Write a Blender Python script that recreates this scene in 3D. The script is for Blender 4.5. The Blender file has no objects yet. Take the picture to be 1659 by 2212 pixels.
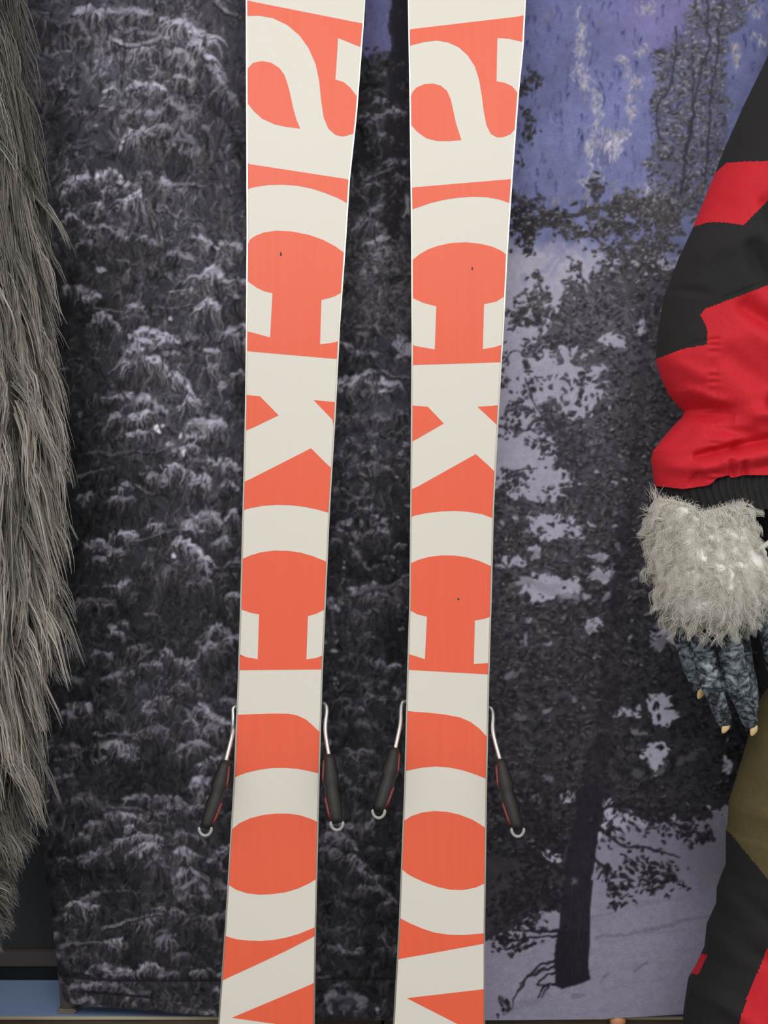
import bpy, bmesh, math, random
import numpy as np
from mathutils import Vector
from mathutils.geometry import tessellate_polygon

# ------------------------------------------------------------------ camera, world, lights, exposure
scene = bpy.context.scene
COL = scene.collection
HC = 0.85                       # camera height
TANV = 0.39                     # tan of half the vertical field of view
K = TANV / 1106.0               # metres per pixel at one metre (frame 1659 x 2212)
cam_data = bpy.data.cameras.new('camera')
cam_data.sensor_fit = 'VERTICAL'
cam_data.sensor_height = 24.0
cam_data.sensor_width = 18.0
cam_data.lens = 12.0 / TANV
cam_data.clip_start = 0.02
cam = bpy.data.objects.new('camera', cam_data)
COL.objects.link(cam)
cam.location = (0, 0, HC)
cam.rotation_euler = (math.pi / 2, 0, 0)
scene.camera = cam

world = bpy.data.worlds.new('shop_light')
world.use_nodes = True
scene.world = world
bg = world.node_tree.nodes['Background']
bg.inputs[0].default_value = (1.0, 0.985, 0.97, 1)
bg.inputs[1].default_value = 0.79

def area(name, loc, rot, sx, sy, power, color):
    l = bpy.data.lights.new(name, 'AREA')
    l.shape = 'RECTANGLE'; l.size = sx; l.size_y = sy; l.energy = power; l.color = color
    o = bpy.data.objects.new(name, l); COL.objects.link(o)
    o.location = loc; o.rotation_euler = rot
    return o
# ceiling panels of the shop
area('ceiling_light', (-0.8, -2.1, 2.75), (math.radians(38), 0, 0), 1.2, 1.2, 31, (1.0, 0.985, 0.965))
area('ceiling_light', (0.8, -2.1, 2.75), (math.radians(38), 0, 0), 1.2, 1.2, 25, (1.0, 0.985, 0.965))

vs = scene.view_settings
vs.view_transform = 'Standard'; vs.look = 'None'; vs.gamma = 1.0; vs.use_curve_mapping = False
vs.exposure = 0.0
scene.cycles.max_bounces = 16; scene.cycles.diffuse_bounces = 10; scene.cycles.transmission_bounces = 12

# ------------------------------------------------------------------ helpers
rng = np.random.default_rng(11)
random.seed(5)

def P(px, py, d):
    return Vector(((px - 829.5) * K * d, d, HC - (py - 1106.0) * K * d))

def lin(c):
    c = np.asarray(c, dtype=np.float64)
    return np.where(c <= 0.04045, c / 12.92, ((c + 0.055) / 1.055) ** 2.4)

def rgb(r, g, b):
    return tuple(float(v) for v in lin(np.array([r, g, b]) / 255.0)) + (1.0,)

def interp(tab, y):
    a = np.array(tab, dtype=float)
    return np.interp(y, a[:, 0], a[:, 1])

def tag(o, label=None, cat=None, group=None, kind=None):
    if label: o['label'] = label
    if cat: o['category'] = cat
    if group: o['group'] = group
    if kind: o['kind'] = kind
    return o

def empty(name, loc):
    o = bpy.data.objects.new(name, None); COL.objects.link(o)
    o.location = loc; o.empty_display_size = 0.05
    return o

def link_mesh(name, me, mat, parent=None, smooth=True):
    o = bpy.data.objects.new(name, me); COL.objects.link(o)
    if mat: me.materials.append(mat)
    if smooth: me.shade_smooth()
    if parent is not None:
        o.parent = parent
        l = Vector((0, 0, 0)); q = parent
        while q is not None:
            l += Vector(q.location); q = q.parent
        o.location = -l
    return o

def mesh_np(name, V, F, mat, parent=None, smooth=True, col=None):
    V = np.ascontiguousarray(V, dtype=np.float32); F = np.ascontiguousarray(F, dtype=np.int32)
    me = bpy.data.meshes.new(name)
    n = F.shape[1]
    me.vertices.add(len(V)); me.vertices.foreach_set('co', V.ravel())
    me.loops.add(F.size); me.loops.foreach_set('vertex_index', F.ravel())
    me.polygons.add(len(F))
    me.polygons.foreach_set('loop_start', np.arange(0, F.size, n, dtype=np.int32))
    me.polygons.foreach_set('loop_total', np.full(len(F), n, dtype=np.int32))
    me.update(calc_edges=True)
    if col is not None:
        a = me.color_attributes.new('tint', 'FLOAT_COLOR', 'POINT')
        c4 = np.ones((len(V), 4), dtype=np.float32); c4[:, :3] = col
        a.data.foreach_set('color', c4.ravel())
    return link_mesh(name, me, mat, parent, smooth)

def mesh_py(name, V, F, mat, parent=None, smooth=False):
    me = bpy.data.meshes.new(name)
    me.from_pydata([tuple(v) for v in V], [], F)
    me.update()
    return link_mesh(name, me, mat, parent, smooth)

def grid_faces(nu, nv, wrap_u=False):
    """rows nv, columns nu, vertex index = row * nu + col"""
    cu = nu if wrap_u else nu - 1
    r, c = np.meshgrid(np.arange(nv - 1), np.arange(cu), indexing='ij')
    c2 = (c + 1) % nu
    return np.stack([r * nu + c, r * nu + c2, (r + 1) * nu + c2, (r + 1) * nu + c], -1).reshape(-1, 4)

def box(name, x0, x1, y0, y1, z0, z1, mat, parent=None, bevel=0.0):
    bm = bmesh.new()
    bmesh.ops.create_cube(bm, size=1.0)
    for v in bm.verts:
        v.co = Vector((x0 if v.co.x < 0 else x1, y0 if v.co.y < 0 else y1, z0 if v.co.z < 0 else z1))
    if bevel:
        bmesh.ops.bevel(bm, geom=list(bm.edges), offset=bevel, segments=2, affect='EDGES')
    me = bpy.data.meshes.new(name); bm.to_mesh(me); bm.free()
    return link_mesh(name, me, mat, parent, False)

def tube_data(pts, rad, sides=10, flat=1.0, cap=True):
    """closed tube along points; rad scalar or list; returns verts, quads"""
    pts = [Vector(p) for p in pts]; n = len(pts)
    if not hasattr(rad, '__len__'): rad = [rad] * n
    V = []; F = []
    up = Vector((0, 1, 0))
    for i, p in enumerate(pts):
        t = (pts[min(i + 1, n - 1)] - pts[max(i - 1, 0)]).normalized()
        s = t.cross(up)
        if s.length < 1e-4: s = t.cross(Vector((1, 0, 0)))
        s.normalize(); b = s.cross(t).normalized()
        for j in range(sides):
            a = 2 * math.pi * j / sides
            V.append(p + s * (math.cos(a) * rad[i]) + b * (math.sin(a) * rad[i] * flat))
    for i in range(n - 1):
        for j in range(sides):
            j2 = (j + 1) % sides
            F.append((i * sides + j, i * sides + j2, (i + 1) * sides + j2, (i + 1) * sides + j))
    if cap:
        F.append(tuple(reversed(range(sides)))); F.append(tuple(range((n - 1) * sides, n * sides)))
    return V, F

def smooth_path(pts, n=8):
    """Catmull-Rom resample"""
    p = [np.array(q, dtype=float) for q in pts]
    p = [2 * p[0] - p[1]] + p + [2 * p[-1] - p[-2]]
    out = []
    for i in range(1, len(p) - 2):
        for s in range(n):
            t = s / n
            out.append(0.5 * ((2 * p[i]) + (-p[i - 1] + p[i + 1]) * t + (2 * p[i - 1] - 5 * p[i] + 4 * p[i + 1] - p[i + 2]) * t * t
                              + (-p[i - 1] + 3 * p[i] - 3 * p[i + 1] + p[i + 2]) * t ** 3))
    out.append(p[-2])
    return out

def noise2(h, w, cell, seed):
    """smooth value noise of the given cell size, range about -1..1"""
    r = np.random.default_rng(seed)
    gh, gw = int(h / cell) + 3, int(w / cell) + 3
    g = r.uniform(-1, 1, (gh, gw))
    y = np.arange(h) / cell; x = np.arange(w) / cell
    yi = y.astype(int); xi = x.astype(int)
    fy = y - yi; fx = x - xi
    fy = (fy * fy * (3 - 2 * fy))[:, None]; fx = (fx * fx * (3 - 2 * fx))[None]
    a = g[yi][:, xi]; b = g[yi][:, xi + 1]; c = g[yi + 1][:, xi]; d = g[yi + 1][:, xi + 1]
    return (a * (1 - fx) + b * fx) * (1 - fy) + (c * (1 - fx) + d * fx) * fy

# ------------------------------------------------------------------ materials
def mat_new(name):
    m = bpy.data.materials.new(name); m.use_nodes = True
    nt = m.node_tree
    return m, nt, nt.nodes['Principled BSDF']

def mat_plain(name, color, rough=0.6, metal=0.0, noise=0.0, scale=30.0, bump=0.0, spec=0.5, detail=4.0, stretch=None):
    m, nt, b = mat_new(name)
    b.inputs['Base Color'].default_value = color
    b.inputs['Roughness'].default_value = rough
    b.inputs['Metallic'].default_value = metal
    b.inputs['Specular IOR Level'].default_value = spec
    if noise or bump:
        tc = nt.nodes.new('ShaderNodeTexCoord')
        n = nt.nodes.new('ShaderNodeTexNoise'); n.inputs['Scale'].default_value = scale; n.inputs['Detail'].default_value = detail
        if stretch:
            mp = nt.nodes.new('ShaderNodeMapping'); mp.inputs['Scale'].default_value = stretch
            nt.links.new(tc.outputs['Object'], mp.inputs['Vector']); nt.links.new(mp.outputs['Vector'], n.inputs['Vector'])
        else:
            nt.links.new(tc.outputs['Object'], n.inputs['Vector'])
        if noise:
            r = nt.nodes.new('ShaderNodeValToRGB')
            r.color_ramp.elements[0].position = 0.3; r.color_ramp.elements[1].position = 0.7
            lo = [c * (1 - noise) for c in color[:3]] + [1]; hi = [min(1, c * (1 + noise)) for c in color[:3]] + [1]
            r.color_ramp.elements[0].color = lo; r.color_ramp.elements[1].color = hi
            nt.links.new(n.outputs['Fac'], r.inputs['Fac']); nt.links.new(r.outputs['Color'], b.inputs['Base Color'])
        if bump:
            bp = nt.nodes.new('ShaderNodeBump'); bp.inputs['Strength'].default_value = bump; bp.inputs['Distance'].default_value = 0.002
            nt.links.new(n.outputs['Fac'], bp.inputs['Height']); nt.links.new(bp.outputs['Normal'], b.inputs['Normal'])
    return m

def mat_tint(name, rough=0.8, spec=0.2, weave=0.0):
    """colour comes from the dye or print stored on the mesh"""
    m, nt, b = mat_new(name)
    a = nt.nodes.new('ShaderNodeAttribute'); a.attribute_name = 'tint'
    b.inputs['Roughness'].default_value = rough; b.inputs['Specular IOR Level'].default_value = spec
    if weave:
        tc = nt.nodes.new('ShaderNodeTexCoord')
        n = nt.nodes.new('ShaderNodeTexNoise'); n.inputs['Scale'].default_value = 900; n.inputs['Detail'].default_value = 2
        nt.links.new(tc.outputs['Object'], n.inputs['Vector'])
        mx = nt.nodes.new('ShaderNodeMix'); mx.data_type = 'RGBA'; mx.blend_type = 'MULTIPLY'
        mx.inputs['Factor'].default_value = weave
        r = nt.nodes.new('ShaderNodeValToRGB')
        r.color_ramp.elements[0].position = 0.3; r.color_ramp.elements[0].color = (0.6, 0.6, 0.6, 1)
        r.color_ramp.elements[1].position = 0.7; r.color_ramp.elements[1].color = (1.4, 1.4, 1.4, 1)
        nt.links.new(n.outputs['Fac'], r.inputs['Fac'])
        nt.links.new(a.outputs['Color'], mx.inputs['A']); nt.links.new(r.outputs['Color'], mx.inputs['B'])
        nt.links.new(mx.outputs['Result'], b.inputs['Base Color'])
    else:
        nt.links.new(a.outputs['Color'], b.inputs['Base Color'])
    return m

M = {}
M['print'] = mat_tint('printed_fabric', 0.75, 0.15, 0.35)
def mat_fur(name):
    # thin fibres let light through as well as scattering it
    m = bpy.data.materials.new(name); m.use_nodes = True
    nt = m.node_tree; nt.nodes.remove(nt.nodes['Principled BSDF'])
    a = nt.nodes.new('ShaderNodeAttribute'); a.attribute_name = 'tint'
    df = nt.nodes.new('ShaderNodeBsdfDiffuse'); tr = nt.nodes.new('ShaderNodeBsdfTranslucent')
    gl = nt.nodes.new('ShaderNodeBsdfGlossy'); gl.inputs['Roughness'].default_value = .35
    m1 = nt.nodes.new('ShaderNodeMixShader'); m1.inputs[0].default_value = .5
    m2 = nt.nodes.new('ShaderNodeMixShader'); m2.inputs[0].default_value = .06
    for n in (df, tr): nt.links.new(a.outputs['Color'], n.inputs['Color'])
    nt.links.new(df.outputs[0], m1.inputs[1]); nt.links.new(tr.outputs[0], m1.inputs[2])
    nt.links.new(m1.outputs[0], m2.inputs[1]); nt.links.new(gl.outputs[0], m2.inputs[2])
    nt.links.new(m2.outputs[0], nt.nodes['Material Output'].inputs['Surface'])
    return m
M['fur'] = mat_fur('fur_fibre')
M['wall'] = mat_plain('dark_wall_paint', rgb(62, 64, 68), 0.7, noise=0.12, scale=6)
M['black'] = mat_plain('black_baseboard', rgb(20, 19, 20), 0.5)
M['trim'] = mat_plain('grey_brown_trim', rgb(96, 90, 84), 0.6, noise=0.1, scale=20)
M['floor'] = mat_plain('grey_carpet', rgb(80, 76, 72), 0.95, noise=0.3, scale=220, bump=0.4)
M['ledge'] = mat_plain('pale_blue_laminate', rgb(160, 188, 234), 0.35, noise=0.05, scale=8)
M['ledge_front'] = mat_plain('brown_wood', rgb(86, 74, 58), 0.6, noise=0.35, scale=14, stretch=(1, 6, 6), bump=0.2)
M['lip'] = mat_plain('cream_edge_strip', rgb(200, 190, 165), 0.4)
M['tube'] = mat_plain('matt_aluminium_tube', rgb(150, 140, 128), 0.45, metal=0.3)
M['peach'] = mat_plain('peach_wood_knob', rgb(214, 150, 104), 0.5, noise=0.12, scale=60)
M['ski_cream'] = mat_plain('cream_ski_base', rgb(236, 231, 219), 0.33, noise=0.012, scale=500, spec=0.35)
M['ski_body'] = mat_plain('dark_ski_sidewall', rgb(48, 46, 44), 0.5)
M['steel'] = mat_plain('steel_edge', rgb(190, 186, 174), 0.28, metal=0.85)
M['chrome'] = mat_plain('chrome_wire', rgb(232, 230, 225), 0.28, metal=0.75)
M['pad'] = mat_plain('black_brake_plastic', rgb(34, 30, 29), 0.55, noise=0.1, scale=80)
M['pad_red'] = mat_plain('red_pad_reflection', rgb(120, 44, 36), 0.4)  # colour of the reflection put on the brake pads
M['ring'] = mat_plain('grey_brake_tip', rgb(170, 172, 168), 0.35)
def mat_orange():
    # waxed orange print: faint pale streaks along the ski paint its sheen into the colour
    m, nt, b = mat_new('orange_ski_print')
    tc = nt.nodes.new('ShaderNodeTexCoord'); mp = nt.nodes.new('ShaderNodeMapping')
    mp.inputs['Scale'].default_value = (260, 1, 9)
    n = nt.nodes.new('ShaderNodeTexNoise'); n.inputs['Scale'].default_value = 1.0; n.inputs['Detail'].default_value = 3
    nt.links.new(tc.outputs['Object'], mp.inputs['Vector']); nt.links.new(mp.outputs['Vector'], n.inputs['Vector'])
    r = nt.nodes.new('ShaderNodeValToRGB')
    r.color_ramp.elements[0].position = 0.25; r.color_ramp.elements[0].color = rgb(248, 104, 72)
    r.color_ramp.elements[1].position = 0.85; r.color_ramp.elements[1].color = rgb(250, 110, 78)
    nt.links.new(n.outputs['Fac'], r.inputs['Fac']); nt.links.new(r.outputs['Color'], b.inputs['Base Color'])
    b.inputs['Roughness'].default_value = 0.33; b.inputs['Specular IOR Level'].default_value = 0.35
    return m
M['orange'] = mat_orange()
M['cloth_black'] = mat_plain('black_shell_fabric', rgb(27, 26, 26), 0.85, noise=0.12, scale=400, bump=0.15)
M['cloth_red'] = mat_plain('red_shell_fabric', rgb(206, 32, 46), 0.72, noise=0.06, scale=300, bump=0.12, spec=0.3)
M['cloth_olive'] = mat_plain('olive_shell_fabric', rgb(92, 82, 48), 0.8, noise=0.08, scale=200, bump=0.12)
M['elastic'] = mat_plain('black_ribbed_elastic', rgb(30, 29, 29), 0.85, noise=0.15, scale=300)
M['boot'] = mat_plain('black_boot_rubber', rgb(26, 25, 25), 0.6)
M['backing'] = mat_plain('grey_fur_backing', rgb(70, 67, 63), 0.95, noise=0.2, scale=60)
M['white_backing'] = mat_plain('white_fur_backing', rgb(247, 244, 236), 0.95, noise=0.12, scale=80)
M['claw'] = mat_plain('horn_claw', rgb(214, 188, 136), 0.45, noise=0.08, scale=120)
def mat_glove():
    # mottled latex: highlights painted pale on the ridges, wrinkles coloured darker
    m, nt, b = mat_new('blue_grey_monster_skin')
    tc = nt.nodes.new('ShaderNodeTexCoord')
    nz = nt.nodes.new('ShaderNodeTexNoise'); nz.inputs['Scale'].default_value = 45; nz.inputs['Detail'].default_value = 3
    nt.links.new(tc.outputs['Object'], nz.inputs['Vector'])
    ad = nt.nodes.new('ShaderNodeVectorMath'); ad.operation = 'MULTIPLY_ADD'
    ad.inputs[1].default_value = (.024, .024, .024)
    nt.links.new(nz.outputs['Color'], ad.inputs[0]); nt.links.new(tc.outputs['Object'], ad.inputs[2])
    mp = nt.nodes.new('ShaderNodeMapping'); mp.inputs['Rotation'].default_value = (0, math.radians(-18), 0); mp.inputs['Scale'].default_value = (58, 58, 150)
    nt.links.new(ad.outputs[0], mp.inputs['Vector'])
    v = nt.nodes.new('ShaderNodeTexVoronoi'); v.feature = 'DISTANCE_TO_EDGE'; v.inputs['Scale'].default_value = 1.0
    nt.links.new(mp.outputs['Vector'], v.inputs['Vector'])
    n2 = nt.nodes.new('ShaderNodeTexNoise'); n2.inputs['Scale'].default_value = 130; n2.inputs['Detail'].default_value = 5; n2.inputs['Roughness'].default_value = .7
    nt.links.new(tc.outputs['Object'], n2.inputs['Vector'])
    m1 = nt.nodes.new('ShaderNodeMath'); m1.operation = 'MULTIPLY_ADD'; m1.inputs[1].default_value = 1.1
    m2 = nt.nodes.new('ShaderNodeMath'); m2.operation = 'MULTIPLY_ADD'; m2.inputs[1].default_value = 1.35; m2.inputs[2].default_value = -.42
    nt.links.new(n2.outputs['Fac'], m2.inputs[0])
    nt.links.new(v.outputs['Distance'], m1.inputs[0]); nt.links.new(m2.outputs[0], m1.inputs[2])
    r = nt.nodes.new('ShaderNodeValToRGB'); e = r.color_ramp.elements
    e[0].position = 0.22; e[0].color = rgb(24, 27, 33)
    e[1].position = 0.62; e[1].color = rgb(130, 142, 150)
    x = e.new(0.38); x.color = rgb(82, 92, 101)
    x = e.new(0.85); x.color = rgb(186, 194, 190)
    nt.links.new(m1.outputs[0], r.inputs['Fac']); nt.links.new(r.outputs['Color'], b.inputs['Base Color'])
    bp = nt.nodes.new('ShaderNodeBump'); bp.inputs['Strength'].default_value = .9; bp.inputs['Distance'].default_value = 0.003
    nt.links.new(m1.outputs[0], bp.inputs['Height']); nt.links.new(bp.outputs['Normal'], b.inputs['Normal'])
    b.inputs['Roughness'].default_value = 0.5
    return m
M['glove'] = mat_glove()

# ------------------------------------------------------------------ the setting
D_WALL, D_LEDGE, D_BACK = 1.60, 1.475, 1.455
Z_LEDGE = HC - (2195 - 1106) * K * D_LEDGE
tag(box('floor', -1.6, 1.6, -1.2, D_WALL + 0.1, -0.05, 0.0, M['floor']), kind='structure')
tag(box('wall_back', -1.6, 1.6, D_WALL, D_WALL + 0.08, 0.0, 2.8, M['wall']), kind='structure')
tag(box('baseboard_back', -1.6, 1.6, D_WALL - 0.012, D_WALL - 0.0005, Z_LEDGE + 0.0005, Z_LEDGE + 0.015, M['black']), kind='structure')
tag(box('trim_1', -1.6, 1.6, D_WALL - 0.009, D_WALL - 0.0005, Z_LEDGE + 0.0155, Z_LEDGE + 0.034, M['trim']), kind='structure')

ledge = empty('display_ledge', (0, D_LEDGE + 0.06, 0))
tag(ledge, 'low ledge with pale blue top and brown wooden front under the forest backdrop', 'ledge')
box('ledge_top', -1.5, 1.5, D_LEDGE, D_WALL - 0.001, Z_LEDGE - 0.003, Z_LEDGE, M['ledge'], ledge, 0.001)
box('edge_strip', -1.5, 1.5, D_LEDGE - 0.003, D_LEDGE - 0.0002, Z_LEDGE - 0.0032, Z_LEDGE + 0.0004, M['lip'], ledge, 0.0005)
for i in range(6):
    box('front_board', -1.5 + i * 0.5, -1.5 + (i + 1) * 0.5 - 0.003, D_LEDGE + 0.002, D_LEDGE + 0.02, 0.0005, Z_LEDGE - 0.0032, M['ledge_front'], ledge, 0.001)

# ------------------------------------------------------------------ the picture printed on the backdrop
# painted stroke by stroke on a canvas measured in picture units (one unit = one pixel of print at the cloth)
S = 2.1
CX0, CX1, CY0, CY1 = -170.0, 1800.0, -260.0, 2216.0
CW, CH = int((CX1 - CX0) / S), int((CY1 - CY0) / S)
C = np.zeros((CH, CW, 3), dtype=np.float32)
gx = CX0 + (np.arange(CW) + 0.5) * S
gy = CY0 + (np.arange(CH) + 0.5) * S
GX, GY = np.meshgrid(gx, gy)

def c255(*c): return np.array(c, dtype=np.float32) / 255.0
SNOW = c255(168, 164, 188) / 0.66

def snow(b, warm=0.0):
    """b is luminance 0..1; cool lilac white"""
    return np.array([b * (0.985 + 0.03 * warm), b * (0.965 + 0.01 * warm), b * (1.085 - 0.12 * warm)], dtype=np.float32)

def win(x0, x1, y0, y1):
    i0 = max(0, int((x0 - CX0) / S) - 1); i1 = min(CW, int((x1 - CX0) / S) + 2)
    j0 = max(0, int((y0 - CY0) / S) - 1); j1 = min(CH, int((y1 - CY0) / S) + 2)
    return i0, i1, j0, j1

def ell(x, y, rx, ry, ang, col, a=1.0, soft=0.4):
    r = max(rx, ry)
    i0, i1, j0, j1 = win(x - r, x + r, y - r, y + r)
    if i0 >= i1 or j0 >= j1: return
    X = gx[i0:i1][None] - x; Y = gy[j0:j1][:, None] - y
    c, s = math.cos(ang), math.sin(ang)
    q = np.sqrt(((X * c + Y * s) / rx) ** 2 + ((-X * s + Y * c) / ry) ** 2)
    m = (np.clip((1 - q) / soft, 0, 1) * a)[..., None]
    W = C[j0:j1, i0:i1]
    W += (col - W) * m

def stroke(pts, w0, w1, c0, c1=None, a=1.0, a1=None):
    """tapered soft polyline; widths are half widths"""
    if c1 is None: c1 = c0
    if a1 is None: a1 = a
    n = len(pts) - 1
    wm = max(w0, w1) + S
    xs = [p[0] for p in pts]; ys = [p[1] for p in pts]
    i0, i1, j0, j1 = win(min(xs) - wm, max(xs) + wm, min(ys) - wm, max(ys) + wm)
    if i0 >= i1 or j0 >= j1: return
    X = gx[i0:i1][None]; Y = gy[j0:j1][:, None]
    best = None; tt = None
    for k in range(n):
        ax, ay = pts[k]; bx, by = pts[k + 1]
        dx, dy = bx - ax, by - ay
        L2 = dx * dx + dy * dy + 1e-6
        t = np.clip(((X - ax) * dx + (Y - ay) * dy) / L2, 0, 1)
        gt = (k + t) / n
        d = np.sqrt((X - ax - t * dx) ** 2 + (Y - ay - t * dy) ** 2) - (w0 + (w1 - w0) * gt)
        if best is None: best, tt = d, gt
        else:
            m = d < best; best = np.where(m, d, best); tt = np.where(m, gt, tt)
    m = (np.clip(0.5 - best / (S * 0.8), 0, 1) * (a + (a1 - a) * tt))[..., None]
    col = c0 + (c1 - c0) * tt[..., None]
    W = C[j0:j1, i0:i1]
    W += (col - W) * m

def curve(p0, p1, bend, n=4):
    """points from p0 to p1 bowed sideways by bend (fraction of length)"""
    dx, dy = p1[0] - p0[0], p1[1] - p0[1]
    return [(p0[0] + dx * t - dy * bend * 4 * t * (1 - t), p0[1] + dy * t + dx * bend * 4 * t * (1 - t)) for t in [i / n for i in range(n + 1)]]

def inpoly(poly, X, Y):
    c = np.zeros(np.shape(X), dtype=bool)
    n = len(poly)
    for i in range(n):
        x1, y1 = poly[i]; x2, y2 = poly[(i + 1) % n]
        if y1 == y2: continue
        c ^= ((y1 > Y) != (y2 > Y)) & (X < (x2 - x1) * (Y - y1) / (y2 - y1) + x1)
    return c

def fill(poly, col, a=1.0, ragged=0.0, soft=1):
    m = inpoly(poly, GX + NZ1 * ragged, GY + NZ2 * ragged).astype(np.float32)
    for _ in range(soft):
        m = (m + np.roll(m, 1, 0) + np.roll(m, -1, 0) + np.roll(m, 1, 1) + np.roll(m, -1, 1)) / 5
    m = (m * a)[..., None]
    C[:] += (col - C) * m

def fbm(cell, seed, octs=4):
    o = np.zeros((CH, CW)); amp = 1.0; tot = 0
    for k in range(octs):
        o += amp * noise2(CH, CW, max(1.2, cell / S / 2 ** k), seed + k); tot += amp; amp *= 0.55
    return (o / tot).astype(np.float32)

NZ1, NZ2 = fbm(26, 1, 3), fbm(26, 31, 3)
NB, NF = fbm(150, 61, 4), fbm(22, 91, 4)
U = rng.uniform

# ---- 1. dark spruce forest over the left two thirds
lum = 0.195 + 0.05 * NB + 0.06 * NF
for (x, y, rx, ry, dv) in [  # broad light and dark masses of the print
        (330, 120, 200, 170, .12), (150, 120, 160, 140, .07), (300, 420, 160, 150, .08), (470, 250, 60, 260, .07), (480, 560, 90, 120, .09),
        (330, 830, 140, 150, .07), (480, 760, 80, 160, .05), (450, 960, 110, 130, .05), (150, 620, 90, 160, -.035), (130, 1000, 110, 380, -.075),
        (330, 1180, 160, 120, .02), (280, 1330, 120, 90, -.03), (430, 1260, 70, 90, -.02), (300, 1480, 220, 80, .0), (440, 1600, 70, 140, .06),
        (300, 1660, 150, 50, -.05), (300, 1780, 180, 80, .02), (200, 1880, 140, 50, -.05), (420, 1850, 60, 120, .04), (260, 2020, 200, 60, -.02),
        (800, 140, 60, 160, -.02), (800, 600, 90, 160, .08), (830, 860, 90, 90, .09), (790, 1000, 90, 120, .06), (850, 1200, 50, 90, -.06),
        (790, 1330, 100, 70, .03), (860, 1390, 50, 70, -.07), (790, 1560, 90, 140, -.02), (740, 1850, 60, 100, .02), (800, 1950, 70, 200, -.045), (840, 2080, 50, 100, -.03)]:
    lum += dv * np.exp(-(((GX - x) / rx) ** 2 + ((GY - y) / ry) ** 2))
lum = np.clip(lum, 0.11, 1)
C[:] = lum[..., None] * np.array([0.97, 0.955, 1.09], dtype=np.float32)

def lv(x, y):
    i = min(CW - 1, max(0, int((x - CX0) / S))); j = min(CH - 1, max(0, int((y - CY0) / S)))
    return lum[j, i]

# fine drooping twigs everywhere in the forest
NS = 17000
tx = U(CX0, 1150, NS); ty = U(CY0, 2216, NS)
for x, y in zip(tx, ty):
    l = lv(x, y); b = l * U(0.35, .9) if U() < 0.45 else l * U(1.15, 2.3)
    L = U(9, 34); sgn = 1 if U() < .5 else -1
    if U() < 0.5:   # hanging
        p = curve((x, y), (x + U(-9, 9), y + L), U(-.25, .25), 3)
    else:            # arching sideways then down
        p = [(x, y), (x + sgn * L * .5, y - L * .12), (x + sgn * L, y + L * .4)]
    w = U(.05, .75)
    stroke(p, U(1.4, 4.2), 1.0, snow(b, w), snow(b * .75, w), U(.35, .85))

def bough(x, y, w, h, b=.5, tilt=0.0, drop=1.0, warm=.35):
    """snow laden spruce bough: thick snow on an arched twig, drooping fronds and hanging tassels"""
    b = min(b * 1.38, .74) * float(np.interp(y, [1300, 1700, 2200], [1, .9, .84])); w *= 1.08
    sl, sr = U(.05, .5), U(.05, .5)          # uneven shoulders
    wob = [U(-.14, .14) * h for _ in range(5)]
    def ridge(t): return tilt * t * w * .5 + t * t * h * (sl if t < 0 else sr) + float(np.interp(t, [-1, -.5, 0, .5, 1], wob))
    ell(x, y + h * .75, w * .55, h * .6, 0, c255(36, 35, 43), .4, .8)
    for k in range(max(5, int(w / 3.2))):   # tassels
        t = U(-1, 1)
        px = x + t * w * .5; py = y + ridge(t) + U(-2, 4)
        L = h * drop * U(.3, 1.15) * (1.05 - .4 * t * t)
        bb = b * U(.5, .88) if U() < .7 else b * .3
        sw_ = U(-.22, .22) * L
        p = [(px, py), (px + t * L * .14 + sw_ * .3 + U(-3, 3), py + L * .5), (px + t * L * .16 + sw_, py + L)]
        wm = warm * U(.6, 2.2)
        stroke(p, U(1.6, 4.4), U(.8, 1.8), snow(bb, wm), snow(bb * .65, wm), .85, .55)
    for k in range(max(5, int(w / 7))):     # snowy fronds fanning out and down
        t = U(-1, 1); sx = x + t * w * U(.05, .42); sy = y + ridge(t * .6) + U(-3, 5)
        L = U(.28, .8) * (h * .6 + w * .25); a = math.pi / 2 - t * U(.4, 1.25) + U(-.35, .35)
        ex = sx + math.cos(a) * L; ey = sy + math.sin(a) * L * .9
        bb = b * U(.7, 1.1)
        q = smooth_path([(sx, sy), (sx + (ex - sx) * .62, sy + (ey - sy) * .3), (ex, ey)], 3)
        if U() < .7: stroke([(a_ + 2, b_ + 4) for a_, b_ in q], 2.6, 1.4, c255(34, 32, 40), None, .6)
        stroke(q, U(2.2, 5.0) * min(1.25, .6 + w / 120), 1.2, snow(bb, warm * .4), snow(bb * .75, warm), .92, .8)
    for k in range(max(3, int(w / 8))):     # snow cushions along the top
        t = U(-1, 1)
        px = x + t * w * .46; py = y + ridge(t) - U(-3, 5)
        ell(px, py, U(4, 11) * min(1.6, .5 + w / 95), U(3, 6) * min(1.6, .6 + h / 80), math.atan(tilt + t * h * .5 / max(w, 1)) + U(-.6, .6), snow(b * U(.82, 1.12), warm * .25), U(.6, .95), .6)
    for k in range(int(w / 5)):             # gaps
        t = U(-1, 1)
        ell(x + t * w * .5, y + ridge(t) + U(-2, h * .6), U(1.6, 4), U(2, 6), U(-.5, .5), c255(44, 42, 50), .7, .6)

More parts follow.
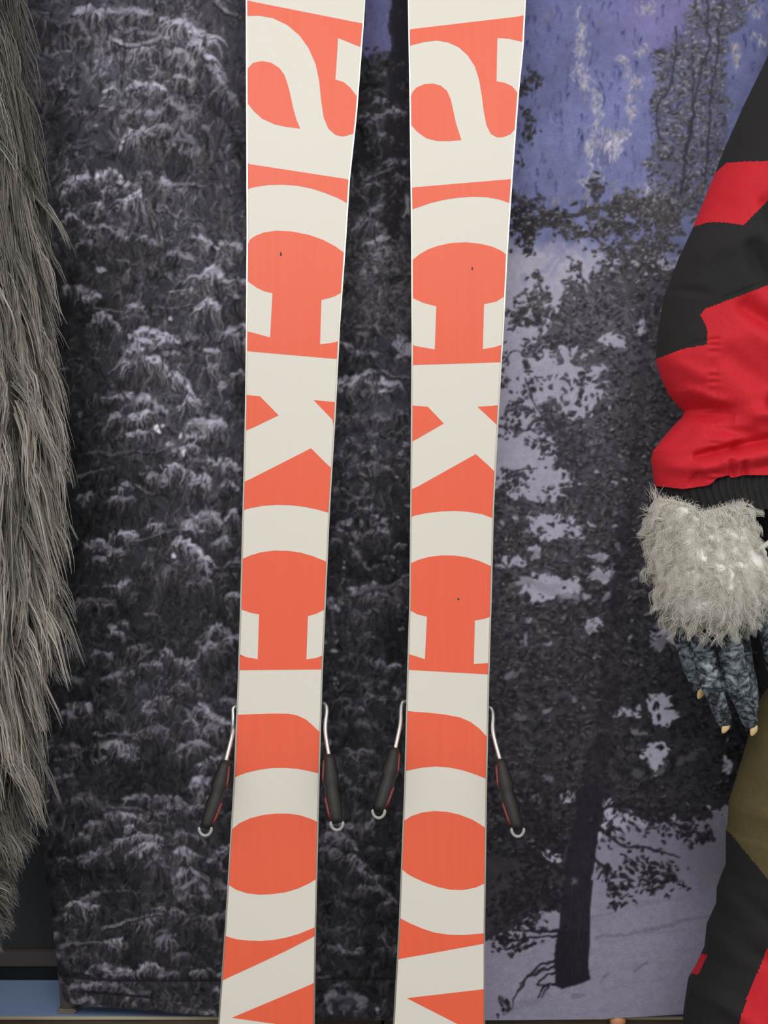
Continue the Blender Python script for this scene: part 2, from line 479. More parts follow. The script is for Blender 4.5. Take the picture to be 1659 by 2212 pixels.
def streak(pts, w, b, warm=.3):
    """snow lying along a thin branch"""
    q = smooth_path(pts, 5)
    stroke([(p[0], p[1] + w * 1.3) for p in q], w * .9, w * .5, c255(28, 27, 34), None, .7)
    stroke([tuple(p) for p in q], w, w * .55, snow(b, warm), snow(b * .8, warm), .9)
    for p in q:
        if U() < .6: ell(p[0] + U(-4, 4), p[1] + U(-2, 2), U(2, 5) + w * .5, U(1.5, 3) + w * .3, U(-.5, .5), snow(b * U(.8, 1.2), warm), .8, .5)
        if U() < .5: stroke([(p[0], p[1]), (p[0] + U(-3, 3), p[1] + U(8, 20))], 1.4, .7, snow(b * .6, .6), None, .6)

def spot(x, y, rx, ry, b):
    for k in range(4):
        ell(x + U(-.4, .4) * rx, y + U(-.4, .4) * ry, rx * U(.5, .9), ry * U(.5, .9), U(-.5, .5), snow(b, .35), .95, .35)

def A(cx, cy): return cx * .3375, cy * .3375               # print survey sheets: local unit -> picture unit
def B(cx, cy): return cx * .3375, 700 + cy * .3375
def D(cx, cy): return cx * .349, 1440 + cy * .349
def E(cx, cy): return 520 + cx * .3858, cy * .3858
def G(cx, cy): return 690 + cx * .18987, 700 + cy * .18987
def H(cx, cy): return 690 + cx * .18987, 1120 + cy * .18987
def I(cx, cy): return 460 + cx * .3858, 1440 + cy * .3858
def J(cx, cy): return 660 + cx * .14103, 1900 + cy * .14103

def boughs(f, sc, lst):
    for q in lst:
        x, y = f(q[0], q[1])
        bough(x, y, q[2] * sc, q[3] * sc, q[4], *(q[5:]))
def streaks(f, sc, lst):
    for pts, w, b in lst: streak([f(*p) for p in pts], w * sc, b)

# trunk of the big spruce
stroke([(462, 20), (468, 260), (462, 420), (466, 520)], 26, 20, c255(74, 71, 80), c255(52, 50, 60), .8)
stroke([(505, 20), (505, 240)], 24, 20, c255(62, 60, 70), None, .75)
for k in range(60):
    x = U(440, 488); y = U(180, 500); stroke([(x, y), (x + U(-3, 3), y + U(15, 60))], 1.4, .8, c255(104, 94, 92) if U() < .5 else c255(50, 46, 54), None, .6)
boughs(A, .3375, [
    (600, 60, 260, 160, .46), (860, 60, 300, 150, .40), (250, 120, 300, 160, .26), (470, 130, 160, 140, .33), (900, 190, 240, 110, .36),
    (1190, 150, 330, 260, .60, .25), (1290, 300, 200, 230, .55, .5), (1110, 330, 240, 200, .47), (1330, 450, 200, 260, .42, .4), (1450, 580, 200, 220, .36, .5),
    (890, 285, 210, 250, .60, -.1), (760, 250, 130, 90, .48, .3), (1010, 245, 150, 140, .54, -.5), (900, 545, 200, 150, .55, -.05), (1150, 490, 180, 190, .46),
    (1010, 560, 120, 110, .5), (760, 660, 90, 100, .42, -.2), (900, 700, 220, 130, .40), (1080, 640, 240, 190, .38), (1200, 760, 240, 240, .36), (870, 840, 210, 230, .55, -.05), (1040, 800, 130, 190, .44), (1130, 880, 220, 260, .34), (1240, 960, 140, 240, .34),
    (560, 1125, 340, 120, .52, -.35), (680, 1075, 140, 110, .56), (800, 1130, 150, 130, .52, .1), (1050, 1130, 200, 150, .48, .35), (940, 1090, 120, 120, .4),
    (880, 1245, 150, 370, .52), (700, 1200, 120, 120, .48), (640, 1320, 110, 160, .48), (640, 1430, 160, 210, .44), (780, 1480, 110, 180, .36), (940, 1530, 110, 120, .42), (450, 1370, 110, 120, .46),
    (540, 1560, 110, 90, .36), (1330, 1545, 180, 110, .52, .5), (1470, 1545, 160, 110, .52, .3), (1350, 1740, 210, 240, .64, .1), (1330, 1940, 190, 170, .66), (1520, 1790, 120, 170, .56),
    (1150, 1640, 170, 60, .4, .2), (1140, 1840, 120, 120, .42), (1220, 1860, 110, 90, .44), (500, 1840, 220, 110, .38), (600, 1890, 110, 70, .46), (860, 1935, 130, 60, .46), (680, 2020, 170, 150, .46), (880, 2010, 140, 100, .34),
    (1000, 2130, 330, 90, .54), (1540, 2080, 130, 130, .54), (1500, 1900, 110, 200, .40), (400, 1560, 110, 120, .25), (330, 530, 130, 110, .33), (420, 570, 110, 70, .42), (560, 720, 120, 50, .36), (440, 940, 120, 70, .34), (640, 470, 120, 50, .36), (520, 250, 130, 90, .30)])
streaks(A, .3375, [([(1380, 10), (1440, 60), (1510, 100)], 16, .50), ([(740, 250), (830, 290), (1000, 250), (1100, 140)], 16, .6), ([(1130, 1180), (1210, 1190), (1290, 1215)], 12, .50),
    ([(980, 1340), (1130, 1380), (1300, 1420)], 9, .44), ([(980, 1995), (1110, 1975), (1240, 1960)], 7, .48), ([(1060, 1500), (1150, 1480), (1260, 1460)], 7, .40), ([(760, 1660), (860, 1700), (900, 1690)], 7, .42), ([(620, 1960), (760, 1980), (900, 1980)], 8, .4)])
for q in [(640, 680, 22, 20, .56), (620, 805, 13, 13, .58), (640, 1725, 55, 30, .60), (540, 1420, 16, 16, .6), (1100, 2045, 26, 16, .75), (390, 1350, 10, 14, .5), (430, 1345, 10, 14, .56), (470, 1345, 10, 16, .56), (500, 1370, 10, 14, .5)]:
    spot(*A(q[0], q[1]), q[2] * .3375, q[3] * .3375, q[4])
boughs(B, .3375, [
    (960, 30, 170, 110, .58), (960, 110, 190, 80, .58), (1090, 85, 170, 80, .58), (1240, 90, 110, 60, .42), (900, 215, 280, 250, .58, .1), (860, 150, 130, 110, .54), (1110, 165, 140, 130, .42), (1160, 360, 240, 150, .54, .7), (1210, 470, 140, 160, .54),
    (1360, 165, 110, 130, .60), (1340, 270, 110, 160, .44), (1510, 60, 150, 260, .52), (1440, 360, 90, 100, .44), (1520, 300, 80, 150, .4), (770, 460, 200, 60, .46), (980, 490, 200, 90, .48, .3), (745, 590, 120, 120, .44), (910, 565, 170, 110, .54), (880, 685, 180, 90, .50, -.2),
    (1340, 610, 230, 220, .64, .05), (1250, 690, 130, 110, .52), (1200, 770, 170, 90, .46), (1440, 870, 190, 120, .58, .25), (1210, 945, 250, 180, .58, .35), (1290, 1020, 130, 130, .48), (985, 965, 170, 150, .40), (770, 1030, 150, 70, .40), (760, 1110, 160, 110, .38), (1470, 1010, 130, 110, .46),
    (1290, 1210, 220, 160, .46, -.2), (1490, 1180, 130, 260, .50), (1230, 1290, 150, 110, .54), (1380, 1240, 130, 110, .46), (990, 1285, 130, 70, .46), (790, 1320, 170, 110, .54), (1430, 1370, 130, 150, .44), (650, 1400, 220, 110, .44, .3), (740, 1440, 130, 130, .42),
    (1230, 1420, 240, 180, .62, .35), (1310, 1530, 110, 180, .44), (630, 1490, 130, 110, .36), (765, 1650, 120, 130, .48), (1060, 1560, 170, 240, .28), (1280, 1640, 160, 110, .36), (1490, 1730, 120, 100, .46), (590, 1775, 260, 90, .36), (780, 1910, 130, 60, .42), (740, 1965, 120, 80, .42),
    (1370, 1950, 180, 130, .44, -.3), (1320, 2070, 160, 150, .46), (1065, 2080, 90, 110, .42), (1500, 2010, 110, 90, .44), (640, 2110, 180, 80, .36), (880, 2080, 160, 80, .36), (1180, 2130, 160, 100, .42), (960, 2170, 160, 80, .40), (420, 2120, 180, 50, .30), (430, 980, 120, 70, .26), (560, 1110, 110, 50, .36), (400, 1340, 130, 60, .28), (1520, 1500, 90, 90, .34), (1440, 1590, 150, 50, .28)])
streaks(B, .3375, [([(530, 830), (700, 820), (900, 825), (1050, 805)], 10, .36), ([(500, 965), (600, 950), (720, 905)], 9, .40), ([(860, 1045), (930, 1080), (1000, 1095)], 9, .46), ([(830, 1390), (980, 1360), (1170, 1310)], 6, .48),
    ([(460, 1840), (520, 1790), (640, 1770), (730, 1770)], 10, .40), ([(300, 1950), (380, 1920), (480, 1895)], 9, .44), ([(940, 1860), (1000, 1830)], 10, .42), ([(1370, 1560), (1440, 1540), (1530, 1545)], 5, .42)])
for q in [(1005, 668, 27, 40, .93), (1050, 650, 15, 18, .80), (1145, 708, 14, 20, .80), (1186, 820, 20, 34, .88), (1088, 755, 26, 14, .66), (1215, 640, 20, 14, .66), (1130, 905, 14, 14, .70), (1080, 900, 9, 16, .6), (1040, 905, 8, 12, .55), (1130, 832, 10, 12, .6), (1108, 1478, 14, 22, .82), (1125, 1415, 10, 14, .62), (400, 290, 26, 12, .42), (510, 590, 14, 22, .40), (570, 1110, 24, 16, .5), (560, 1140, 14, 16, .5), (345, 1340, 22, 16, .46), (715, 1560, 12, 14, .45)]:
    spot(*B(q[0], q[1]), q[2] * .3375, q[3] * .3375, q[4])
boughs(D, .349, [
    (720, 40, 230, 50, .40, -.1), (390, 85, 220, 80, .36), (1130, 100, 140, 110, .36), (510, 235, 150, 100, .46), (410, 280, 120, 170, .42), (690, 290, 110, 110, .30), (970, 220, 200, 110, .42, -.4), (900, 290, 110, 70, .38),
    (1240, 220, 110, 110, .58), (1165, 310, 110, 200, .48), (1340, 300, 200, 170, .56, .35), (1410, 200, 120, 60, .46), (1320, 370, 110, 150, .48), (820, 410, 170, 70, .42), (960, 390, 200, 60, .38), (740, 485, 270, 80, .44), (270, 490, 170, 70, .38), (460, 490, 150, 60, .36),
    (800, 540, 140, 70, .44, .2), (640, 560, 120, 50, .36), (1200, 470, 170, 190, .44), (1290, 600, 140, 90, .60), (1345, 570, 90, 80, .54), (1240, 690, 150, 150, .56), (1240, 790, 140, 110, .44), (390, 690, 120, 80, .44), (540, 800, 220, 170, .30), (900, 800, 240, 70, .40), (1060, 810, 170, 70, .42), (1080, 860, 150, 80, .44), (1220, 850, 140, 110, .40), (950, 900, 190, 60, .40),
    (810, 910, 130, 90, .60), (830, 990, 110, 120, .54), (690, 930, 150, 90, .40), (745, 1060, 130, 110, .48), (570, 970, 150, 110, .42), (505, 1045, 110, 80, .44), (920, 1065, 160, 60, .56), (890, 1120, 190, 100, .54, -.2), (970, 1180, 80, 240, .36), (580, 1140, 180, 90, .42, -.3), (400, 1180, 100, 40, .34),
    (1150, 1050, 130, 90, .42), (1260, 1060, 90, 70, .38), (1140, 1150, 190, 140, .66, .1), (1180, 1260, 160, 200, .52), (1200, 1360, 160, 200, .42), (1150, 1400, 110, 150, .38), (1385, 1105, 120, 100, .62, -.4), (1320, 1185, 90, 70, .48), (1370, 1370, 110, 180, .40), (520, 1455, 190, 110, .54), (400, 1530, 110, 60, .36),
    (880, 1565, 220, 60, .46, -.2), (1085, 1500, 100, 120, .44), (980, 1480, 90, 80, .40), (1190, 1560, 120, 150, .28), (1300, 1550, 130, 170, .38), (1390, 1500, 80, 150, .38), (360, 1660, 110, 60, .46), (690, 1705, 160, 70, .52), (500, 1720, 190, 50, .36), (355, 1775, 80, 80, .42), (1030, 1660, 120, 230, .42), (1130, 1790, 110, 130, .34), (1340, 1680, 90, 120, .28),
    (540, 1790, 200, 60, .30), (620, 1850, 170, 60, .44, -.4), (800, 1855, 280, 100, .48), (930, 1840, 170, 90, .52), (720, 1900, 150, 60, .42), (1060, 1895, 110, 90, .44), (1240, 1900, 90, 80, .48), (1330, 1885, 110, 80, .46), (560, 1965, 160, 90, .44, -.3), (720, 1965, 200, 110, .40), (860, 2020, 180, 110, .30), (450, 1980, 130, 60, .44), (370, 1960, 70, 90, .46), (520, 2070, 150, 70, .42), (880, 2060, 90, 70, .38), (1300, 2130, 90, 60, .52), (1340, 1990, 50, 80, .46)])
streaks(D, .349, [([(350, 590), (440, 555), (540, 520)], 10, .40), ([(580, 410), (700, 430), (850, 400)], 10, .42), ([(700, 880), (880, 885), (1000, 940), (1090, 920)], 7, .40), ([(980, 1110), (1050, 1120), (1110, 1095)], 8, .40), ([(520, 1440), (600, 1415), (690, 1385)], 10, .44), ([(730, 1388), (860, 1382)], 7, .36), ([(640, 1610), (760, 1590), (870, 1555), (1010, 1525)], 12, .46), ([(370, 1745), (500, 1715), (640, 1710)], 12, .40), ([(520, 1200), (620, 1150), (690, 1090)], 9, .42), ([(300, 110), (380, 90), (460, 120)], 7, .36)])
for q in [(281, 835, 13, 15, .82), (222, 868, 7, 9, .7), (262, 1000, 8, 8, .62), (262, 935, 7, 7, .56), (375, 255, 13, 14, .56), (288, 590, 10, 9, .44), (350, 650, 14, 10, .4)]:
    spot(*D(q[0], q[1]), q[2] * .349, q[3] * .349, q[4])

# thin bare twigs and needles hanging over everything
def needles(n, x0, x1, y0, y1):
    for k in range(n):
        x, y = U(x0, x1), U(y0, y1); l = lv(x, y)
        j = min(CH - 1, max(0, int((y - CY0) / S))); i = min(CW - 1, max(0, int((x - CX0) / S)))
        here = float(C[j, i].mean())
        if here > .42 and U() < .75: continue
        L = U(8, 30); a = math.pi / 2 + rng.normal() * .55
        b = max(here, l) * U(1.15, 1.75) if U() < .55 else here * U(.3, .65)
        b = min(b, .66)
        stroke(curve((x, y), (x + math.cos(a) * L, y + math.sin(a) * L), U(-.3, .3), 3), U(.8, 1.9), .6, snow(b, U(.1, .8)), None, U(.5, .9))
needles(7600, 40, 535, -40, 2200)
# ---- strip between the skis
fill([E(*p) for p in [(690, -300), (820, -300), (830, 0), (862, 290), (805, 285), (780, 300), (710, 330), (680, 310)]], c255(104, 104, 146), 1, 5, 2)
for k in range(120):
    x, y = E(U(690, 850), U(-10, 300)); stroke([(x, y), (x + U(-4, 4), y + U(6, 24))], 3, 2, c255(*(np.array([104, 104, 146]) * U(.85, 1.15))), None, .4)
stroke([E(905, -60), E(900, 300), E(880, 700), E(860, 1050), E(830, 1380)], 26, 20, c255(40, 38, 47), c255(34, 32, 40), .85)
for k in range(260):
    x, y = E(U(690, 940), U(280, 1250)); ell(x, y, U(3, 8), U(2, 5), U(0, 3), snow(U(.1, .36), .4), .8, .5)
boughs(E, .3858, [(780, 560, 100, 80, .36), (860, 615, 110, 60, .42), (740, 650, 120, 40, .38), (800, 745, 90, 70, .40), (750, 690, 80, 80, .36), (870, 890, 100, 60, .36), (900, 980, 80, 60, .34), (730, 1020, 90, 90, .36), (720, 1230, 160, 180, .42), (770, 1330, 120, 120, .48), (740, 1160, 100, 80, .38)])
streaks(E, .3858, [([(700, 1000), (780, 970), (860, 940)], 7, .42), ([(650, 1050), (700, 1110), (720, 1150)], 8, .40)])
spot(*E(932, 1150), 6, 28, .52)
fill([E(*p) for p in [(740, 1400), (830, 1385), (850, 1420), (790, 1470), (760, 1560), (690, 1560), (670, 1500)]], snow(.54), .95, 10, 1)
for k in range(500):
    x, y = E(U(590, 950), U(1350, 1918)); a = U(-.9, .9) + (1.57 if U() < .5 else 0); L = U(8, 24)
    stroke(curve((x, y), (x + math.cos(a) * L, y + math.sin(a) * L), U(-.3, .3), 3), U(1, 2.4), .8, snow(U(.12, .48), .5), None, .8)
fill([G(*p) for p in [(880, 110), (1000, 130), (960, 200), (1050, 210), (1050, 360), (960, 380), (890, 420), (860, 390), (910, 320), (830, 260), (850, 210), (900, 200)]], snow(.60), 1, 6, 1)
spot(*G(1045, 290), 8, 14, .6)
boughs(G, .18987, [(320, 600, 260, 220, .58), (480, 640, 220, 200, .52), (560, 540, 140, 130, .50), (740, 640, 260, 160, .58), (780, 760, 170, 130, .60), (900, 680, 160, 170, .48), (320, 240, 170, 120, .46), (430, 310, 130, 130, .44), (580, 320, 170, 110, .42), (500, 120, 130, 110, .38), (620, 50, 130, 80, .42), (260, 720, 110, 170, .46), (600, 780, 190, 150, .40),
    (430, 1060, 240, 200, .34), (700, 1080, 240, 130, .36), (580, 1220, 170, 130, .32), (350, 1310, 110, 130, .38), (570, 1450, 190, 90, .42), (600, 1600, 130, 90, .42), (380, 1700, 190, 110, .36), (760, 1640, 250, 250, .28), (220, 1860, 160, 170, .34), (460, 1960, 240, 110, .32), (520, 2080, 280, 70, .40), (640, 2170, 130, 60, .48), (900, 1000, 190, 200, .34), (990, 1340, 90, 60, .54), (890, 1450, 90, 40, .60)])
streaks(G, .18987, [([(740, 540), (860, 590), (1040, 620)], 20, .46), ([(850, 1510), (960, 1530), (1040, 1560)], 14, .42), ([(420, 890), (500, 850), (580, 780)], 12, .46), ([(380, 30), (460, 60), (560, 40)], 10, .4)])
for q in [(865, 1760, 22, 22, .60), (235, 1500, 12, 26, .6), (185, 1510, 12, 20, .5), (570, 1330, 16, 16, .44), (1000, 2040, 28, 24, .48), (880, 2170, 28, 18, .56), (960, 420, 30, 18, .4)]:
    spot(*G(q[0], q[1]), q[2] * .19, q[3] * .19, q[4])
boughs(H, .18987, [(360, 40, 230, 130, .44), (220, 120, 190, 150, .42), (420, 170, 190, 90, .44), (640, 110, 230, 110, .46), (690, 15, 150, 60, .46), (160, 260, 150, 150, .34), (330, 320, 200, 150, .34), (420, 380, 90, 90, .42), (820, 400, 130, 110, .36), (920, 290, 140, 60, .44),
    (160, 940, 180, 160, .40), (150, 1010, 150, 160, .46), (420, 830, 200, 170, .46), (640, 790, 210, 170, .48, -.1), (560, 860, 220, 190, .40), (860, 730, 260, 300, .34, -.5), (780, 860, 200, 330, .32), (600, 1000, 190, 280, .28), (460, 1100, 200, 330, .27), (540, 1350, 170, 220, .26), (340, 1540, 190, 150, .30), (520, 1600, 170, 150, .28), (830, 1650, 160, 90, .46), (700, 1640, 130, 130, .40), (280, 1780, 200, 60, .32), (700, 1860, 150, 70, .32), (600, 2010, 180, 90, .36), (870, 1940, 120, 70, .42), (240, 2060, 240, 90, .30), (450, 1790, 130, 90, .28)])
streaks(H, .18987, [([(450, 470), (520, 530), (560, 610)], 16, .34), ([(610, 550), (680, 515), (740, 505)], 12, .36), ([(320, 880), (480, 840), (640, 790), (800, 760), (930, 690), (1020, 640)], 22, .42), ([(220, 1520), (320, 1500), (430, 1440)], 12, .30), ([(740, 510), (780, 600)], 10, .32)])
for q in [(250, 550, 36, 34, .66), (258, 470, 14, 28, .54), (262, 650, 18, 18, .56), (262, 690, 26, 18, .6), (265, 740, 22, 30, .56), (185, 1295, 20, 22, .56), (190, 1390, 18, 34, .6), (165, 1500, 50, 34, .62), (85, 1415, 28, 24, .5), (930, 1262, 40, 24, .58), (870, 560, 20, 14, .58), (915, 480, 14, 14, .5), (165, 1850, 10, 10, .62), (148, 1888, 12, 14, .7), (195, 1895, 12, 14, .6), (175, 1940, 14, 14, .56), (980, 985, 26, 20, .4)]:
    spot(*H(q[0], q[1]), q[2] * .19, q[3] * .19, q[4])
boughs(I, .3858, [(820, 460, 160, 90, .36), (640, 420, 100, 70, .42), (790, 230, 130, 60, .32), (900, 170, 110, 50, .34), (860, 300, 120, 50, .30), (660, 520, 90, 120, .40), (700, 620, 110, 100, .36), (860, 600, 110, 100, .30), (800, 690, 110, 70, .32), (1010, 570, 80, 90, .30), (770, 880, 250, 60, .44, .1), (880, 880, 80, 70, .42), (660, 940, 170, 90, .50), (740, 970, 110, 70, .48, .4),
    (640, 1020, 130, 100, .46), (700, 1060, 130, 110, .44, .4), (790, 1080, 170, 90, .48, .5), (620, 1150, 110, 110, .34), (840, 1140, 100, 70, .42, .5), (910, 1010, 110, 60, .32), (910, 1190, 110, 60, .38), (1000, 1040, 80, 60, .32), (780, 1250, 110, 60, .32), (900, 1250, 170, 50, .38, .15), (990, 1310, 100, 70, .40), (700, 1310, 120, 90, .28), (640, 1560, 110, 40, .36), (730, 1570, 170, 50, .40, .3), (960, 1560, 130, 60, .36), (970, 1500, 90, 60, .32)])
for q in [(680, 75, 6, 8, .6), (690, 95, 6, 8, .62), (672, 98, 5, 7, .56), (1020, 120, 10, 16, .5), (1060, 330, 12, 10, .4)]:
    spot(*I(q[0], q[1]), q[2] * .386, q[3] * .386, q[4])
for (x, y, rx, ry, b) in [(400, 1800, 130, 100, .50), (600, 1790, 130, 100, .44), (820, 1830, 110, 130, .46), (620, 1920, 170, 120, .32), (370, 1980, 60, 80, .56), (860, 1920, 70, 110, .42), (560, 1650, 130, 50, .34), (480, 1640, 60, 40, .40), (1075, 2005, 40, 70, .62), (1180, 1880, 24, 50, .52), (200, 1350, 60, 90, .46), (270, 1500, 110, 50, .42), (240, 2000, 90, 120, .28), (820, 2050, 70, 50, .38)]:
    for k in range(7):
        ell(*J(x + U(-.6, .6) * rx, y + U(-.6, .6) * ry), rx * .085, ry * .085, U(-.5, .5), snow(b * U(.75, 1.15)), .7, .5)
needles(1800, 680, 890, 330, 2200)

# ---- 2. blue mountain wall and pine over the right third
def Q(cx, cy): return 1080 + cx * .349, cy * .349
def R6(cx, cy): return 1080 + cx * .349, 700 + cy * .349
def T(cx, cy): return 1060 + cx * .361, 1440 + cy * .361
XR = 1010
mask = np.clip((GX - XR) / 30, 0, 1)
t = np.clip((GY + 200) / 700, 0, 1)[..., None]
blue = c255(104, 108, 154) * (1 - t) + c255(122, 127, 170) * t
hl = np.exp(-(((GX - 1430) / 110) ** 2 + ((GY - 40) / 90) ** 2))[..., None]
blue = blue + hl * (c255(134, 126, 176) - blue) * .8
blue = blue * (1 + .10 * NB + .12 * fbm(40, 200, 3))[..., None]
snowfield = c255(182, 179, 200) * (1 + .04 * NB)[..., None]
ts = np.clip((GY + NZ1 * 30 - 505 - (GX - 1100) * .10) / 40, 0, 1)[..., None]
right = blue * (1 - ts) + snowfield * ts
C[:] = C * (1 - mask[..., None]) + right * mask[..., None]
for k in range(420):   # dark vertical gullies
    x, y = Q(U(60, 1650), U(-300, 1250)); v = U(.62, .9)
    stroke([(x, y), (x + U(-4, 3), y + U(6, 26))], U(1, 3.4), .8, c255(84, 90, 152) * v, None, U(.3, .8))
def rock(lst, n, b):
    for (cx, cy, rx, ry) in lst:
        for k in range(n):
            x, y = Q(cx + rng.normal() * rx * .5, cy + rng.normal() * ry * .5)
            a = U(1.1, 2.0); L = U(3, 13)
            stroke([(x, y), (x + math.cos(a) * L, y + math.sin(a) * L)], U(1, 3.4), .9, snow(b * U(.8, 1.15), .25), None, U(.45, .9))
rock([(490, 180, 30, 70), (500, 300, 40, 70), (500, 440, 60, 60), (520, 520, 40, 70), (580, 620, 40, 80), (590, 720, 40, 80), (620, 830, 60, 80), (560, 900, 50, 60), (600, 1060, 70, 80), (530, 1130, 60, 60)], 34, .70)
rock([(730, 840, 50, 70), (730, 930, 40, 60), (690, 880, 40, 50)], 46, .76)
rock([(800, 470, 50, 50), (840, 510, 50, 50), (810, 600, 40, 60), (800, 700, 30, 60), (880, 310, 70, 40), (760, 370, 30, 30), (920, 40, 60, 50), (1600, 60, 60, 60), (1610, 250, 50, 30), (1470, 360, 20, 60), (1450, 290, 15, 40), (900, 1180, 60, 60)], 24, .68)
rock([(480, 1230, 90, 40), (330, 1240, 50, 30), (720, 1200, 30, 60), (400, 90, 200, 60)], 14, .56)
for pts in [[(260, 1680), (330, 1600), (400, 1560)], [(310, 1700), (380, 1610), (440, 1570)], [(560, 1700), (620, 1620), (660, 1590)], [(150, 1700), (160, 1760)]]:
    stroke([Q(*p) for p in pts], 7, 4, c255(140, 140, 184), None, .4)

HOLES = [(1170, 585, 95, 62), (1110, 640, 28, 60), (1240, 610, 40, 40), (1122, 721, 36, 32), (1215, 815, 78, 62), (1250, 850, 52, 48), (1190, 780, 60, 30), (1140, 1000, 62, 80), (1095, 950, 40, 60), (1190, 1050, 50, 40), (1324, 738, 24, 20), (1195, 1130, 60, 34), (1290, 1245, 30, 18), (1178, 1272, 68, 28), (1111, 1216, 38, 12), (1160, 1195, 16, 18), (1290, 1200, 30, 8),
         (1418, 1520, 44, 24), (1440, 1545, 24, 24), (1421, 1628, 30, 36), (1222, 1722, 22, 12), (1569, 1664, 9, 38), (1320, 1765, 24, 34), (1350, 1540, 32, 10), (1430, 1385, 36, 26), (1280, 1350, 20, 14), (1190, 1850, 24, 15), (1300, 1850, 30, 40), (1200, 1990, 30, 24), (1380, 700, 14, 20), (1350, 560, 40, 14), (1270, 520, 30, 26), (1410, 555, 24, 18), (1405, 490, 18, 12), (1310, 480, 30, 12)]
def hole(x, y):
    return max(1 - ((x - hx) / rx) ** 2 - ((y - hy) / ry) ** 2 for hx, hy, rx, ry in HOLES)

# lower snow ground
fill([(1000, 2080), (1060, 2000), (1180, 1960), (1240, 1900), (1280, 1820), (1360, 1790), (1480, 1765), (1600, 1735), (1850, 1700), (1850, 2260), (1000, 2260)], c255(150, 145, 166), 1, 8, 3)
gsh = np.exp(-(((GX - 1520) / 170) ** 2 + ((GY - 1830) / 120) ** 2))[..., None] * (GY > 1735)[..., None]
C[:] = C * (1 - .22 * gsh)
for k in range(120):
    x, y = U(1080, 1600), U(1930, 2200); L = U(20, 110); v = U(.9, 1.08)
    stroke([(x, y), (x + L, y - L * .12 + U(-3, 3))], U(1.5, 5), 1, c255(140, 134, 160) * v, None, .3)
for (a, b2, w, v) in [((1395, 2005), (1560, 1975), 6, .78), ((1290, 2025), (1420, 2005), 4, .8), ((1260, 1985), (1330, 1970), 4, .84), ((1300, 2020), (1480, 2010), 3, .86), ((1370, 2095), (1400, 2080), 4, .72), ((1300, 2120), (1325, 2100), 4, .74), ((1240, 2152), (1262, 2150), 7, .78), ((1380, 1960), (1500, 1930), 6, .88), ((1100, 2180), (1180, 2150), 12, .92)]:
    stroke([a, b2], w, w * .5, c255(140, 134, 158) * v, None, .45)

# pine needles: dark tufts with crumbs of snow on top
def tuft(x, y, s, dk, sn, p):
    for k in range(3):
        a = U(0, 6.28); L = s * U(.5, 1.1)
        ell(x + U(-.5, .5) * s, y + U(-.4, .4) * s, L, L * U(.35, .6), a, c255(*dk) * U(.7, 1.25), U(.75, .95), .4)
    if U() < p:
        ell(x + U(-.5, .4) * s, y - U(.1, .7) * s, s * U(.35, .8), s * U(.22, .45), U(-.7, .7), snow(sn * U(.8, 1.15), .3), U(.7, .95), .4)

# upper pine
PINE = [(1492, -300), (1492, 0), (1486, 52), (1429, 108), (1408, 150), (1405, 227), (1422, 300), (1384, 349), (1415, 384), (1405, 450), (1520, 470), (1534, 384), (1562, 332), (1565, 262), (1568, 209), (1569, 87), (1610, 52), (1624, 0), (1640, -300)]
fill(PINE, c255(86, 85, 92), .5, 26, 2)
for k in range(1500):
    x, y = U(1375, 1640), U(-260, 470)
    n1 = U(-9, 9)
    if bool(inpoly(PINE, np.array(x + n1), np.array(y + U(-9, 9)))):
        tuft(x, y, U(4, 9), (86, 84, 88), .60, .75)
for k in range(2200):
    x, y = U(1380, 1640), U(-100, 470)
    if bool(inpoly(PINE, np.array(x), np.array(y))):
        r = U()
        if r < .5: ell(x, y, U(2, 5.5), U(1.6, 3.4), U(-.8, .8), snow(U(.48, .74), U(0, .5)), U(.6, .95), .5)
        elif r < .85: ell(x, y, U(2, 6), U(1.6, 4), U(0, 3), c255(62, 60, 66), U(.6, .9), .5)
        else: ell(x, y, U(2, 6), U(2, 5), U(0, 3), c255(112, 118, 160), U(.6, .9), .5)
for pts in [[(1460, 60), (1452, 160), (1420, 240), (1432, 305)], [(1530, -60), (1530, 80), (1500, 200), (1482, 300), (1470, 420)], [(1560, 0), (1548, 120), (1530, 260), (1520, 400)], [(1495, 120), (1490, 260), (1478, 340)]]:
    stroke(smooth_path(pts, 4), 2.2, 3, c255(58, 54, 66), None, .75)
# left tufts against the blue
for (cx, cy, rx, ry, n) in [(200, 490, 60, 40, 30), (140, 560, 50, 30, 26), (170, 730, 30, 40, 22), (170, 830, 40, 50, 26), (120, 1000, 30, 60, 10), (590, 1160, 50, 40, 26), (600, 1210, 40, 40, 20), (150, 1250, 90, 50, 34)]:
    for k in range(n):
        x, y = Q(cx + rng.normal() * rx * .6, cy + rng.normal() * ry * .6); tuft(x, y, U(4, 8), (62, 60, 68), .46, .3)
